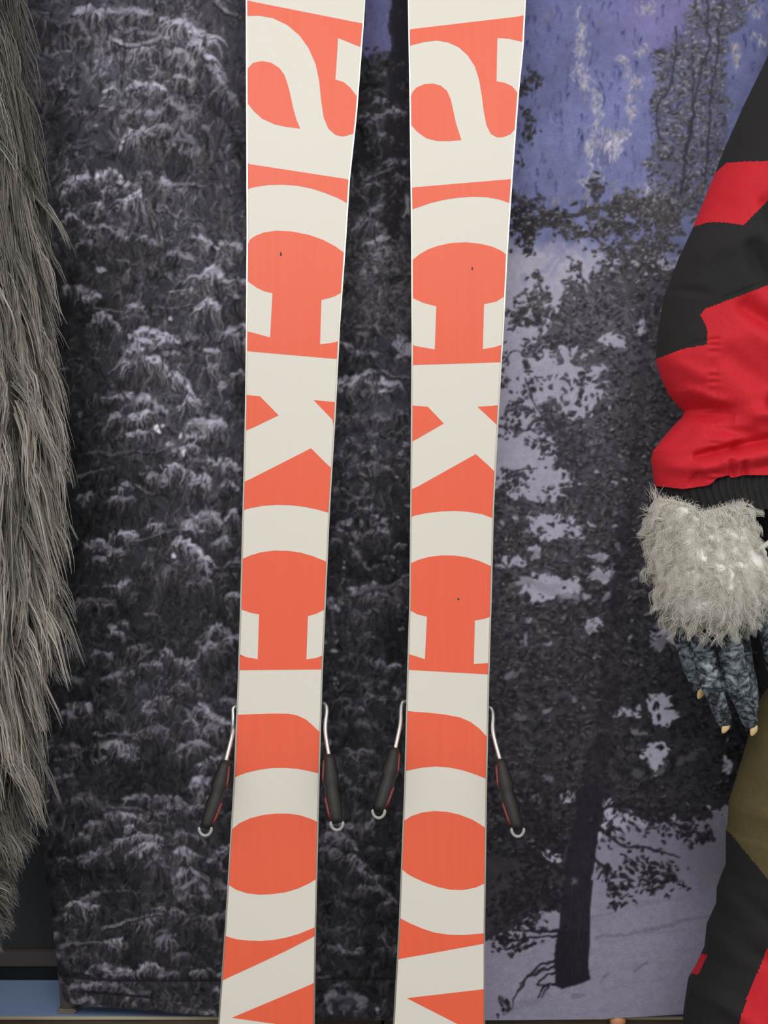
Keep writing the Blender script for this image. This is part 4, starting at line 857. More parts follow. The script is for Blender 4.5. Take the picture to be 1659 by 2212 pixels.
def make_ski(e, prints, brakes, label, marks):
    root = empty('ski', ski_pt(float(interp(e['le'], 2868) + interp(e['re'], 2868)) / 2, 2868))
    tag(root, label, 'ski', 'pair of orange and cream skis')
    st = np.unique(np.concatenate([np.arange(-620, 2873, 24), [-610, -590, -580, 2861, 2866, 2872]]))
    L = interp(e['le'], st); Rr = interp(e['re'], st)
    sw = 3.4
    # body: box section behind the base
    V = []; F = []
    for y, l, r in zip(st, L, Rr):
        V += [ski_pt(l, y, .0003), ski_pt(r, y, .0003), ski_pt(r - 3, y, .012), ski_pt(l + 3, y, .012)]
    for i in range(len(st) - 1):
        a = i * 4; b = a + 4
        for j in range(4):
            k = (j + 1) % 4; F.append((a + j, a + k, b + k, b + j))
    F.append((3, 2, 1, 0)); n = (len(st) - 1) * 4; F.append((n, n + 1, n + 2, n + 3))
    mesh_py('ski_body', V, F, M['ski_body'], root)
    def strip(name, lo, hi, off, mat):
        V = []; F = []
        for y, a, b in zip(st, lo, hi):
            V += [ski_pt(a, y, off), ski_pt(b, y, off), ski_pt(b, y, off + .0008), ski_pt(a, y, off + .0008)]
        for i in range(len(st) - 1):
            a = i * 4; b = a + 4
            for j in range(4):
                k = (j + 1) % 4; F.append((a + k, a + j, b + j, b + k))
        return mesh_py(name, V, [f[::-1] for f in F], mat, root)
    strip('base', L + sw, Rr - sw, -.0004, M['ski_cream'])
    for lo, hi in ((L, L + sw - .3), (Rr - sw + .3, Rr)):
        strip('steel_edge', lo, hi, -.0006, M['steel'])
    for poly in prints:
        V = []; F = []
        q = []
        n = len(poly)
        for i in range(n):
            a = poly[i]; b = poly[(i + 1) % n]
            m = max(1, int(math.hypot(b[0] - a[0], b[1] - a[1]) / 12))
            for t in range(m): q.append((a[0] + (b[0] - a[0]) * t / m, a[1] + (b[1] - a[1]) * t / m))
        q2 = []
        for x, y in q:
            lo = float(interp(e['le'], y)) + sw; hi = float(interp(e['re'], y)) - sw
            x = lo if x < lo + 3 else (hi if x > hi - 3 else x)
            if not q2 or abs(q2[-1][0] - x) + abs(q2[-1][1] - y) > .3: q2.append((x, y))
        tris = tessellate_polygon([[Vector((x, y, 0)) for x, y in q2]])
        o = len(V)
        V += [ski_pt(x, y, -.0006) for x, y in q2]
        for t in tris:
            p, q_, r_ = [Vector((q2[i][0], q2[i][1], 0)) for i in t]
            t = tuple(t) if (q_ - p).cross(r_ - p).z < 0 else tuple(reversed(t))
            F.append(tuple(o + i for i in reversed(t)))
        mesh_py('orange_patch', V, F, M['orange'], root)
    for x, y, rx, ry in marks:
        n = 9
        vv = [ski_pt(x + rx * math.cos(a) * (1 + .3 * math.sin(a * 3)), y + ry * math.sin(a), -.0008) for a in np.linspace(0, 6.283, n + 1)[:-1]]
        mesh_py('scuff_mark', vv, [tuple(range(n))], M['ski_body'], root)
    # bindings on the far side
    def block(name, x, y0, y1, hw, depth, mat):
        V = []; F = []
        prof = [(0, 1.0, .6), (.12, 1.0, 1.0), (.7, .8, .95), (1.0, .45, .5)]
        rows = [(y0, .55), (y0 + (y1 - y0) * .2, 1), (y0 + (y1 - y0) * .8, 1), (y1, .7)]
        for yy, s in rows:
            for t, wf, hf in prof: V.append(ski_pt(x - hw * wf * s, yy, .0122 + depth * t * s))
            for t, wf, hf in reversed(prof): V.append(ski_pt(x + hw * wf * s, yy, .0122 + depth * t * s))
        m = 8
        for i in range(3):
            for j in range(m):
                k = (j + 1) % m; F.append((i * m + j, i * m + k, (i + 1) * m + k, (i + 1) * m + j))
        F.append(tuple(reversed(range(m)))); F.append(tuple(range(3 * m, 4 * m)))
        return mesh_py(name, V, F, mat, root)
    cx = lambda y: float(interp(e['le'], y) + interp(e['re'], y)) / 2
    block('heel_binding', cx(1560), 1470, 1690, 62, .058, M['pad'])
    block('toe_binding', cx(900), 800, 960, 58, .048, M['pad'])
    for wire, pad, side in brakes:
        d0 = ski_pt(*wire[0]).y
        wp = [P(x, y, d0 + dz) for x, y, dz in [(wire[0][0] + side * -26, wire[0][1] + 2, .014)] + [(a, b, z) for (a, b), z in zip(wire, (.010, .007, .002, -.008, -.020))]]
        arm = tube_obj('brake_arm', [Vector(p) for p in smooth_path(wp, 6)], .0021, M['chrome'], root, 10)
        (x0, y0), (x1, y1) = wire[-1], pad
        z0, z1 = -.018, -.040
        n = 14; pts = []; rad = []
        for i in range(n):
            t = i / (n - 1)
            pts.append(P(x0 + (x1 - x0) * t - side * 3 * math.sin(t * 3.14), y0 - 4 + (y1 - y0 + 4) * t, d0 + z0 + (z1 - z0) * t))
            w = np.interp(t, [0, .05, .3, .42, .48, .6, .9, 1], [.0036, .0046, .0066, .0070, .0050, .0066, .0056, .0040])
            rad.append(float(w) * 1.22)
        V, F = tube_data(pts, rad, 14, .8)
        mesh_py('brake_pad', V, F, M['pad'], arm, True)
        # red reflection, built as added strips along the inner flank of the pad
        ip = [p + Vector((-side * r * .9, -r * .35, 0)) for p, r in zip(pts, rad)]
        tube_obj('red_reflection', ip[1:6], .0012, M['pad_red'], arm, 8)
        tube_obj('red_reflection', ip[8:13], .0014, M['pad_red'], arm, 8)
        e1 = pts[-1]
        ring = [e1 + Vector((math.cos(a) * .0062, -.002, math.sin(a) * .0075 + .001)) for a in np.linspace(math.pi * .95, math.pi * 2.05, 13)]
        tube_obj('tip_loop', ring, [.0008] + [.0016] * 11 + [.0008], M['ring'], arm, 8)
    return root

make_ski(SKI_L, PRINT_L, [
    ([(506, 1528), (504, 1548), (503, 1568), (501, 1590), (487, 1647)], (444, 1790), -1),
    ([(695, 1520), (702, 1522), (706, 1535), (703, 1578), (711, 1634)], (728, 1778), 1)],
    'orange and cream ski standing on its tail on the side of the grey fur',
    [(607, 549, 2, 5)])
make_ski(SKI_R, PRINT_R, [
    ([(874, 1516), (868, 1523), (866, 1537), (864, 1567), (853, 1620)], (818, 1752), -1),
    ([(1056, 1529), (1063, 1536), (1065, 1549), (1066, 1585), (1081, 1644)], (1118, 1792), 1)],
    'orange and cream ski standing on its tail on the side of the red jacket',
    [(1020, 580, 1.6, 4), (990, 1294, 2.2, 2.8)])

# ------------------------------------------------------------------ clothed display figure on the right
def project(V):
    return 829.5 + V[:, 0] / V[:, 1] / K, 1106 - (V[:, 2] - HC) / V[:, 1] / K

def lobes(lt, rt, d0, T, ys, ncol, disp=None, bottom=None, back=40, power=1.0):
    """closed tube given by its left and right outline (seen from the front) and its depth; front columns dense"""
    th = np.concatenate([np.linspace(0, math.pi, ncol), np.linspace(math.pi, 2 * math.pi, back + 2)[1:-1]])
    L = interp(lt, ys)[:, None]; R = interp(rt, ys)[:, None]
    c = (L + R) / 2; w = (R - L) / 2
    px = c - w * np.cos(th)[None]
    s = np.sin(th)[None]
    s = np.sign(s) * np.abs(s) ** power
    Td = interp(T, ys)[:, None] if hasattr(T, '__len__') else T
    d = d0 - Td * s + np.zeros_like(px)
    py = np.repeat(ys[:, None], px.shape[1], 1).astype(float)
    if bottom is not None: py = bottom(px, py)
    if disp is not None:
        d = d - disp(px, py) * np.clip(s, 0, 1) ** .5
    # outline measured at the tube's own depth
    X = (px - 829.5) * K * d0; Z = HC - (py - 1106) * K * d0
    V = np.stack([X, d, Z], -1).reshape(-1, 3)
    return V, grid_faces(px.shape[1], len(ys), True), px.shape[1]

def creases(lst, px, py):
    o = np.zeros_like(px)
    for x0, y0, x1, y1, w, h in lst:
        dx, dy = x1 - x0, y1 - y0; L2 = dx * dx + dy * dy
        t = ((px - x0) * dx + (py - y0) * dy) / L2
        tc = np.clip(t, 0, 1)
        d2 = (px - x0 - tc * dx) ** 2 + (py - y0 - tc * dy) ** 2
        o += 1.5 * h * .001 * np.exp(-d2 / (w * w)) * (.35 + .65 * np.sin(np.clip(tc * .8 + .2, 0, 1) * math.pi) ** .5)
    return o

def split(V, F, ncol, names, parent, zone):
    """cut one surface into sewn panels by zone number of each face centre"""
    cen = V[F].mean(1); px, py = project(cen)
    z = zone(px, py)
    for k, (nm, mat) in enumerate(names):
        f = F[z == k]
        if not len(f): continue
        u, inv = np.unique(f, return_inverse=True)
        mesh_np(nm, V[u], inv.reshape(f.shape), mat, parent, True)

fig = empty('costumed_figure', P(1800, 2860, 1.35))
fig.location.z = 0.0
tag(fig, 'figure in red and black jacket with white fur cuff and clawed grey hand', 'mannequin')

SL = [(-300, 1830), (-150, 1765), (0, 1712), (122, 1659), (223, 1610), (314, 1569), (373, 1546), (489, 1499), (558, 1467), (600, 1450), (639, 1436), (700, 1425), (740, 1420), (775, 1418), (798, 1424), (825, 1434), (850, 1446), (870, 1462), (888, 1480), (900, 1475), (916, 1460), (945, 1434), (976, 1411), (997, 1408), (1020, 1411), (1062, 1416)]
SR = [(-300, 2160), (-150, 2060), (122, 1930), (400, 1850), (700, 1790), (900, 1760), (1062, 1730)]
FOLDS = [(1478, 890, 1560, 908, 20, -11), (1640, 882, 1720, 872, 17, -15), (1485, 990, 1570, 968, 10, -8), (1560, 970, 1700, 940, 11, -8), (1490, 1012, 1680, 978, 17, 6), (1515, 932, 1600, 946, 13, -5), (1440, 962, 1480, 932, 13, -4), (1580, 682, 1680, 750, 20, -8), (1600, 740, 1690, 800, 24, 4), (1545, 785, 1625, 850, 24, -4),
         (1545, 1002, 1551, 1036, 7, -4), (1572, 1008, 1577, 1036, 7, -4), (1600, 1015, 1690, 1005, 10, -3), (1590, 560, 1628, 640, 20, -6), (1500, 560, 1600, 540, 30, 4), (1440, 632, 1500, 648, 10, -3), (1430, 1010, 1500, 1020, 14, 4), (1620, 470, 1650, 540, 18, -5), (1440, 790, 1500, 830, 16, 4), (1470, 850, 1540, 880, 12, 4), (1600, 905, 1690, 900, 16, 6), (1480, 1030, 1470, 1052, 7, -3), (1560, 440, 1590, 380, 18, 2), (1660, 620, 1720, 800, 24, -6)]
def sl_bottom(px, py):
    b = np.interp(px, [1413, 1457, 1506, 1521, 1545, 1551, 1575, 1659, 1730], [1051, 1059, 1051, 1036, 1030, 1036, 1030, 1030, 1030])
    return py + np.clip((py - 940) / 122, 0, 1) ** 2 * (b - 1062)
NZS = noise2(700, 500, 34, 71) + .5 * noise2(700, 500, 14, 72)
def sl_disp(px, py):
    o = creases(FOLDS, px, py)
    i = np.clip(((px - 1380) / 2).astype(int), 0, 499); j = np.clip(((py + 310) / 2.1).astype(int), 0, 699)
    o += .0011 * NZS[j, i]
    seam = np.exp(-((px - 1520) / 4) ** 2) + np.exp(-((px - 1508) / 3) ** 2) * .5
    o -= .0011 * seam * (py > 745)
    o += .0009 * np.sin(py / 3.2 + np.sin(py / 11) * 2) * np.exp(-((px - 1514) / 12) ** 2) * (py > 745)
    zb = np.interp(px, [1420, 1474, 1526, 1527, 1530, 1659, 1800], [775, 754, 744, 700, 664, 616, 560])
    o -= .0010 * np.exp(-((py - zb) / 3.5) ** 2)
    return o
ys = np.concatenate([np.arange(-300, 60, 12), np.arange(60, 1063, 2.2)])
V, F, nc = lobes(SL, SR, 1.305, [(-300, .075), (400, .062), (1062, .055)], ys, 250, sl_disp, sl_bottom)
def sl_zone(px, py):
    b1 = np.interp(px, [1500, 1549, 1569, 1604, 1659, 1900], [400, 370, 352, 349, 348, 340])
    b2 = np.interp(px, [1480, 1497, 1527, 1562, 1607, 1659, 1800], [496, 490, 480, 480, 486, 433, 300])
    b2 = np.maximum(b2, b1)
    b3 = np.interp(px, [1400, 1420, 1474, 1527], [783, 775, 754, 744])
    edge = np.interp(py, [640, 667, 680, 708, 721, 760], [1530, 1523, 1513, 1527, 1528, 1527])
    b3r = np.interp(px, [1513, 1523, 1659, 1900], [680, 667, 616, 520])
    low = np.where(px > edge, py > b3r, py > b3)
    return np.where(py < b1, 0, np.where(py < b2, 1, np.where(low, 3, 2)))
split(V, F, nc, [('sleeve_panel', M['cloth_black']), ('sleeve_panel', M['cloth_red']), ('sleeve_panel', M['cloth_black']), ('sleeve_panel', M['cloth_red'])], fig, sl_zone)

# ribbed elastic cuff
ys = np.arange(1020, 1128, 3.0)
def rib(px, py): return .0011 * np.sin((px + 6 * np.sin(py / 18)) / 2.3) + .0007 * np.sin(px / 9 + py / 14)
def cuff_bottom(px, py):
    b = np.interp(px, [1420, 1470, 1490, 1540, 1620, 1720], [1082, 1088, 1112, 1106, 1100, 1100])
    return 1020 + (py - 1020) * (b - 1020) / 105.0
V, F, nc = lobes([(1000, 1424), (1060, 1423), (1128, 1438)], [(1000, 1722), (1128, 1706)], 1.305, .049, ys, 360, rib, cuff_bottom)
mesh_np('cuff_band', V, F, M['elastic'], fig)

# jacket body behind the arm
ys = np.arange(-300, 1541, 14)
def jk(px, py): return .003 * np.sin(px / 31 + py / 47) + .002 * np.sin(py / 23)
V, F, nc = lobes([(-300, 1840), (300, 1760), (700, 1690), (1000, 1604), (1100, 1612), (1300, 1631), (1450, 1640), (1540, 1656)], [(-300, 2500), (800, 2560), (1540, 2520)], 1.365, .075, ys, 90, jk)
mesh_np('jacket_body', V, F, M['cloth_black'], fig)

# trousers
TL = [(1480, 1672), (1530, 1640), (1600, 1622), (1680, 1598), (1740, 1579), (1790, 1577), (1803, 1573), (1880, 1573), (1905, 1562), (1930, 1553), (1965, 1552), (2010, 1531), (2060, 1526), (2100, 1508), (2130, 1490), (2200, 1480), (2400, 1472), (2790, 1486)]
TRr = [(1480, 2080), (1800, 1990), (2200, 1900), (2500, 1850), (2790, 1840)]
ys = np.arange(1480, 2792, 3.0)
TF = [(1560, 1900, 1640, 1960, 18, -4), (1545, 1990, 1640, 2040, 20, -4), (1600, 1600, 1650, 1700, 26, 4), (1640, 1560, 1700, 1640, 22, -5), (1620, 2200, 1660, 2110, 6, -5), (1640, 2212, 1680, 2140, 6, -5), (1605, 2215, 1640, 2130, 5, 3), (1590, 1720, 1660, 1760, 20, 3), (1510, 2120, 1600, 2160, 18, 4)]
def tr_disp(px, py): return creases(TF, px, py) + .002 * np.sin(px / 26 + py / 33)
V, F, nc = lobes(TL, TRr, 1.335, .085, ys, 170, tr_disp)
def tr_zone(px, py):
    b1 = np.interp(px, [1573, 1578, 1600, 1630, 1659, 1800, 2000], [1795, 1800, 1828, 1864, 1900, 2040, 2200])
    xr = np.interp(py, [1980, 2045, 2090, 2150, 2212, 2400, 2800], [1690, 1659, 1641, 1616, 1595, 1540, 1500])
    piping = (py > 2062) & (py < 2104) & (px < interp(TL, py) + 3.5)
    return np.where(py < b1, 0, np.where((px > xr) | piping, 2, 1))
split(V, F, nc, [('trouser_panel', M['cloth_olive']), ('trouser_panel', M['cloth_black']), ('trouser_panel', M['cloth_red'])], fig, tr_zone)
ys = np.arange(1700, 2792, 16)
V, F, nc = lobes([(1700, 1960), (2200, 2030), (2790, 2060)], [(1700, 2480), (2200, 2440), (2790, 2400)], 1.335, .085, ys, 60)
mesh_np('trouser_leg', V, F, M['cloth_olive'], fig)
for bx in (1660, 2230):
    c = P(bx, 2800, 1.33)
    rows = [(0.001, .062, .125, -.03), (.02, .066, .13, -.03), (.05, .06, .115, -.022), (.08, .058, .085, 0), (.16, .06, .07, .005)]
    V = []; F = []; m = 20
    for z, rx, ry, oy in rows:
        for j in range(m):
            a = 2 * math.pi * j / m; V.append((c.x + rx * math.cos(a), 1.33 + oy + ry * math.sin(a), z))
    for i in range(len(rows) - 1):
        for j in range(m):
            k = (j + 1) % m; F.append((i * m + j, i * m + k, (i + 1) * m + k, (i + 1) * m + j))
    F.append(tuple(reversed(range(m)))); F.append(tuple(range(4 * m, 5 * m)))
    mesh_py('boot', V, F, M['boot'], fig, True)

# ---- fur strands
def strands(roots, dirs, length, curl, freq, width, cols, nseg, rg, grav=0.6, tipcol=1.0, phase=None, lock=None, clump=0.0):
    """tapered three sided hairs; roots, dirs (N,3); curl amplitude in metres; returns verts, faces, colours"""
    N = len(roots); n = nseg + 1
    t = np.linspace(0, 1, n)[None, :, None]
    d = dirs / np.linalg.norm(dirs, axis=1, keepdims=True)
    g = np.array([0, 0, -1.0])
    Ln = length[:, None, None]
    path = roots[:, None] + d[:, None] * Ln * (t - .5 * grav * t * t) + g * Ln * grav * .5 * t * t
    ref = np.where(np.abs(d[:, 1:2]) < .9, np.array([[0, 1.0, 0]]), np.array([[1.0, 0, 0]]))
    s = np.cross(d, ref); s /= np.linalg.norm(s, axis=1, keepdims=True)
    b = np.cross(s, d)
    ph = (rg.uniform(0, 6.28, N) if phase is None else phase)[:, None, None]
    fr = (freq * rg.uniform(.7, 1.3, N))[:, None, None]
    am = curl[:, None, None] * np.clip(t * 2, 0, 1)
    path = path + s[:, None] * am * np.sin(ph + fr * t * 6.28) + b[:, None] * am * .6 * np.cos(ph * 1.3 + fr * t * 6.28)
    if lock is not None:
        m = int(lock.max()) + 1; cnt = np.bincount(lock, minlength=m)[:, None, None]
        acc = np.zeros((m,) + path.shape[1:]); np.add.at(acc, lock, path); acc /= np.maximum(cnt, 1)
        cw = clump * t ** .8
        path = path * (1 - cw) + acc[lock] * cw
    w = width[:, None] * (1 - np.linspace(0, 1, n)[None] ** 1.6 * .88)
    out = np.zeros((N, n, 3, 3))
    for k in range(3):
        a = 2 * math.pi * k / 3
        out[:, :, k] = path + (s[:, None] * math.cos(a) + b[:, None] * math.sin(a)) * w[..., None]
    V = out.reshape(-1, 3)
    base = (np.arange(N)[:, None, None] * n + np.arange(nseg)[None, :, None]) * 3
    k = np.arange(3)[None, None]; k2 = (k + 1) % 3
    Fq = np.stack([base + k, base + k2, base + 3 + k2, base + 3 + k], -1).reshape(-1, 4)
    shade = (1 + (tipcol - 1) * np.linspace(0, 1, n))[None, :, None, None]
    cl = (cols[:, None, None] * shade * np.ones((1, n, 3, 1))).reshape(-1, 3)
    return V, Fq, cl

# ---- white fur cuff over the wrist
FL = [(1066, 1424), (1085, 1412), (1110, 1405), (1150, 1407), (1200, 1408), (1250, 1414), (1290, 1427), (1320, 1442), (1345, 1466), (1358, 1500)]
FR = [(1066, 1608), (1085, 1614), (1120, 1620), (1160, 1627), (1190, 1634), (1215, 1654), (1250, 1664), (1285, 1652), (1320, 1622), (1345, 1590), (1358, 1550)]
FD, FT = 1.285, [(1066, .045), (1150, .052), (1250, .058), (1320, .045), (1358, .018)]
ys = np.concatenate([np.arange(1066, 1358, 5), [1358]])
def fur_b(px, py):
    top = np.interp(px, [1412, 1440, 1470, 1490, 1540, 1615], [1074, 1080, 1090, 1106, 1094, 1082])
    return np.where(py < 1130, top + (py - 1066) * (1130 - top) / 64.0, py)
nzf = noise2(200, 200, 9, 19)
def fur_lump(px, py):
    i = np.clip((px - 1390) / 1.6, 0, 199).astype(int); j = np.clip((py - 1050) / 1.7, 0, 199).astype(int)
    return .004 * nzf[j, i]
V, F, nc = lobes(FL, FR, FD, FT, ys, 70, fur_lump, fur_b)
cuff = mesh_np('fur_cuff', V, F, M['white_backing'], fig)
r2 = np.random.default_rng(3)
Nw = 4600
th = r2.uniform(-.25, math.pi + .25, Nw); py = r2.uniform(1070, 1352, Nw)
L_, R_ = interp(FL, py), interp(FR, py); Tt = interp(FT, py)
px = (L_ + R_) / 2 - (R_ - L_) / 2 * np.cos(th)
top = np.interp(px, [1412, 1440, 1470, 1490, 1540, 1615], [1076, 1082, 1092, 1108, 1096, 1084])
py = np.maximum(py, top + r2.uniform(0, 8, Nw))
root = np.stack([(px - 829.5) * K * FD, FD - (Tt + .001) * np.sin(th) - .001, HC - (py - 1106) * K * FD], -1)
nrm = np.stack([-np.cos(th), -np.sin(th), np.zeros(Nw)], -1)
# locks share a direction and a curl phase
lockx = r2.uniform(1390, 1670, 420); locky = r2.uniform(1060, 1360, 420)
li = np.argmin((px[:, None] - lockx) ** 2 + (py[:, None] - locky) ** 2, 1)
ld = np.stack([r2.normal(0, .55, 420), r2.normal(-.1, .2, 420), -r2.uniform(.3, 1.2, 420)], -1)
up = np.clip((1110 - py) / 40, 0, 1)
dirs = nrm * .24 + ld[li] + r2.normal(0, .10, (Nw, 3)); dirs[:, 2] += up * .5
lp = r2.uniform(0, 6.28, 420)[li] + r2.normal(0, .3, Nw)
cb = np.clip(r2.normal(.972, .015, Nw), .92, .99)
cols = np.stack([cb * 1.0, cb * .985, cb * .935], -1)
V, F, cl = strands(root, dirs, r2.uniform(.012, .030, Nw), r2.uniform(.002, .0055, 420)[li], 1.2, r2.uniform(.00022, .0006, Nw), cols, 8, r2, .5, 1.02, lp, li, .72)
tag(mesh_np('fur_strands', V, F, M['fur'], cuff, True, cl), kind='stuff')
# stray wisps towards the backdrop
ws = []
for (x, y, dx, dy, n_, ln) in [(1414, 1158, -1, .12, 26, .020), (1412, 1080, -.25, -1, 26, .016), (1408, 1110, -.7, -.3, 22, .015), (1408, 1200, -.5, .9, 24, .016), (1430, 1300, -.4, 1, 26, .016), (1470, 1342, -.2, 1, 26, .016)]:
    for k in range(n_): ws.append((x + r2.normal() * 4, y + r2.normal() * 6, dx + r2.normal() * .16, dy + r2.normal() * .2, ln * r2.uniform(.6, 1.2)))
for k in range(420):      # soft upper rim
    x = r2.uniform(1414, 1614); y = float(np.interp(x, [1412, 1440, 1470, 1490, 1540, 1615], [1078, 1084, 1094, 1110, 1098, 1086]))
    ws.append((x, y + r2.uniform(-1, 5), r2.normal() * .6, -r2.uniform(.2, 1), r2.uniform(.004, .010)))
ws = np.array(ws)
rim = np.arange(len(ws)) >= len(ws) - 420
wd = np.where(rim, .046 * np.sqrt(np.clip(1 - ((ws[:, 0] - 1513) / 101) ** 2, 0, 1)) + .002, .008)
root = np.stack([(ws[:, 0] - 829.5) * K * FD, FD - wd + r2.normal(0, .005, len(ws)) * ~rim, HC - (ws[:, 1] - 1106) * K * FD], -1)
dirs = np.stack([ws[:, 2], r2.normal(0, .15, len(ws)), -ws[:, 3]], -1)
V, F, cl = strands(root, dirs, ws[:, 4], r2.uniform(.0008, .0025, len(ws)), .8, r2.uniform(.0002, .00036, len(ws)), cols[:len(ws)], 7, r2, .1)
tag(mesh_np('fur_wisps', V, F, M['fur'], cuff, True, cl), kind='stuff')
# white cord showing beside the cuff
o = tube_obj('cord', [Vector(p) for p in smooth_path([P(1622, 1196, 1.262), P(1640, 1186, 1.258), P(1657, 1175, 1.262), P(1690, 1150, 1.28)], 5)], .0026, mat_plain('white_cord', rgb(205, 202, 194), .7, noise=.1, scale=300), fig)

# ---- monster hand: palm and five fingers in one skin
HD = 1.285
def finger(ptsr, V, F):
    pts = smooth_path([tuple(P(x, y, d)) + (r,) for x, y, d, r in ptsr], 6)
    v, f = tube_data([Vector(p[:3]) for p in pts], [float(p[3]) * 1.1 for p in pts], 14, .92)
    o = len(V); V += v; F += [tuple(o + i for i in q) for q in f]
    # round the tip
HV, HF = [], []
finger([(1468, 1300, 1.300, .0095), (1470, 1350, 1.300, .0095), (1482, 1400, 1.300, .0085), (1497, 1450, 1.298, .0078), (1510, 1485, 1.292, .0062), (1516, 1500, 1.290, .0030)], HV, HF)       # little finger, behind
finger([(1505, 1300, 1.280, .0110), (1512, 1365, 1.276, .0100), (1524, 1430, 1.270, .0100), (1536, 1475, 1.266, .0098), (1550, 1515, 1.266, .0080), (1564, 1556, 1.270, .0070), (1572, 1577, 1.272, .0030)], HV, HF)
finger([(1568, 1300, 1.275, .0130), (1574, 1365, 1.270, .0118), (1583, 1430, 1.264, .0112), (1594, 1478, 1.261, .0112), (1608, 1520, 1.264, .0088), (1620, 1558, 1.268, .0072), (1627, 1579, 1.270, .0030)], HV, HF)
finger([(1580, 1300, 1.300, .0120), (1596, 1380, 1.304, .0100), (1606, 1440, 1.302, .0095), (1618, 1490, 1.298, .0085), (1622, 1530, 1.296, .0070), (1624, 1550, 1.295, .0030)], HV, HF)          # forefinger, half hidden
finger([(1610, 1270, 1.290, .0130), (1640, 1310, 1.285, .0125), (1662, 1350, 1.278, .0120), (1672, 1400, 1.272, .0100), (1672, 1440, 1.268, .0075), (1669, 1458, 1.267, .0030)], HV, HF)         # thumb
finger([(1535, 1230, 1.285, .030), (1535, 1290, 1.285, .034), (1535, 1330, 1.284, .030), (1535, 1352, 1.284, .018)], HV, HF)                                                               # palm inside the fur
gm = bpy.data.meshes.new('hand_source'); gm.from_pydata([tuple(v) for v in HV], [], HF); gm.update()
go = bpy.data.objects.new('hand_source', gm); COL.objects.link(go)
rm = go.modifiers.new('remesh', 'REMESH'); rm.mode = 'VOXEL'; rm.voxel_size = .0011
sm = go.modifiers.new('smooth', 'SMOOTH'); sm.iterations = 4; sm.factor = .5
dg = bpy.context.evaluated_depsgraph_get()
hm = bpy.data.meshes.new_from_object(go.evaluated_get(dg))
bpy.data.objects.remove(go); bpy.data.meshes.remove(gm)
hm.materials.clear(); hm.name = 'hand'
hand = link_mesh('hand', hm, M['glove'], fig, True)
hand['label'] = 'wrinkled blue grey clawed hand'
for (x, y, d, ang) in [(1514, 1498, 1.2865, -.45), (1567, 1572, 1.2665, -.5), (1628, 1577, 1.265, -.35), (1623, 1549, 1.292, -.3), (1668, 1457, 1.262, .1)]:
    bm = bmesh.new(); bmesh.ops.create_uvsphere(bm, u_segments=16, v_segments=10, radius=1)
    for v in bm.verts:
        q = Vector((v.co.x * .0036 * (1 - .25 * max(0, -v.co.z)), v.co.y * .0017, v.co.z * .0062))
        c, s = math.cos(ang), math.sin(ang)
        v.co = Vector((q.x * c - q.z * s * -1 * -1, q.y, q.z * c + q.x * s)) + P(x, y, d)
    me = bpy.data.meshes.new('claw'); bm.to_mesh(me); bm.free()
    link_mesh('claw', me, M['claw'], hand, True)

# ------------------------------------------------------------------ shaggy grey costume on the left
fur = empty('fur_costume', (-.55, 1.30, 0))
tag(fur, 'shaggy grey long haired fur costume hanging at the left edge', 'costume')
BR = [(-300, -10), (0, 4), (100, 22), (200, 32), (300, 38), (400, 46), (500, 54), (600, 60), (700, 66), (800, 72), (900, 76), (1000, 76), (1100, 74), (1200, 74), (1280, 70), (1330, 50), (1380, 36), (1450, 30), (1550, 26), (1640, 12), (1700, -4), (1800, -16), (1900, -24), (1990, -50), (2100, -80), (2400, -90), (2860, -90)]
BL = [(-300, -620), (800, -660), (2860, -600)]
ys = np.arange(-300, 2861, 20)
def fl(px, py): return .006 * np.sin(px / 41 + py / 67) + .004 * np.sin(py / 29 + px / 17)
GD, GT = 1.315, .105
V, F, nc = lobes(BL, BR, GD, GT, ys, 60, fl)
mesh_np('fur_backing', V, F, M['backing'], fur)
r3 = np.random.default_rng(8)
NG = 9400
nearr = r3.uniform(0, 1, NG) < .72
th = np.where(nearr, math.pi - np.abs(r3.normal(0, .52, NG)) + .35, r3.uniform(.1, math.pi, NG))
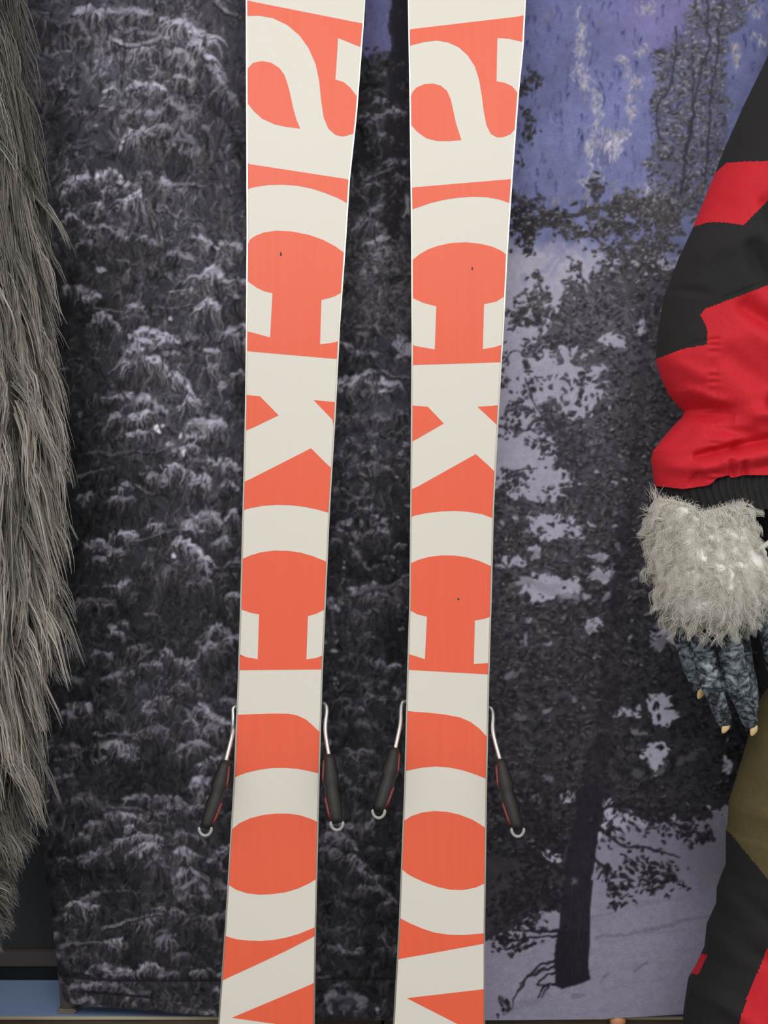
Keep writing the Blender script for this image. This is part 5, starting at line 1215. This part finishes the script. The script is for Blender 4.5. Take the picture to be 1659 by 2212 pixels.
py = np.where(nearr, r3.uniform(-260, 2010, NG), r3.uniform(-280, 2300, NG))
L_, R_ = interp(BL, py), interp(BR, py)
px = (L_ + R_) / 2 - (R_ - L_) / 2 * np.cos(th)
root = np.stack([(px - 829.5) * K * GD, GD - GT * np.sin(th) - fl(px, py) * np.clip(np.sin(th), 0, 1) ** .5, HC - (py - 1106) * K * GD], -1)
nrm = np.stack([-np.cos(th), -np.sin(th), np.zeros(NG)], -1)
NLK = 640
lky = r3.uniform(-280, 2700, NLK); lkt = r3.uniform(.1, math.pi + .4, NLK)
near2 = np.arange(NLK) < 480
lky[near2] = r3.uniform(-260, 2010, 480); lkt[near2] = math.pi + .35 - np.abs(r3.normal(0, .45, 480))
li = np.argmin(((th[:, None] - lkt) * 230) ** 2 + (py[:, None] - lky) ** 2, 1)
ld = np.stack([r3.normal(.06, .22, NLK), r3.normal(-.05, .12, NLK), -np.ones(NLK)], -1)
fluff = np.clip((py - 1640) / 160, 0, 1)[:, None]          # shorter, standing wool low down
dirs = nrm * (.22 + .6 * fluff) + ld[li] * (1 - .55 * fluff) + r3.normal(0, .07, (NG, 3)) * (1 + 1.5 * fluff)
ln = r3.uniform(.05, .13, NG) * (1 - .55 * fluff[:, 0])
lb = np.clip(r3.normal(.76, .09, NLK), .5, .92)[li]
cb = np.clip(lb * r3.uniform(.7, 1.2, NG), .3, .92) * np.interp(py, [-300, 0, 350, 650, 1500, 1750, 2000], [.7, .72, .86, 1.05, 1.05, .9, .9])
hi = r3.uniform(0, 1, NG) < .06; cb = np.where(hi, np.clip(cb * 1.35, 0, .92), cb)
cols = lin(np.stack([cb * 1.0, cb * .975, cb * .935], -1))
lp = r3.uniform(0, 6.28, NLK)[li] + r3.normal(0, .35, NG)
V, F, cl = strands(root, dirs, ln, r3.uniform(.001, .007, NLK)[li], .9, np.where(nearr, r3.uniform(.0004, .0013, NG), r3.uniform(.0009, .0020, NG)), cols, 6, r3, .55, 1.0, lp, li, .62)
tag(mesh_np('fur_strands', V, F, M['fur'], fur, True, cl), kind='stuff')
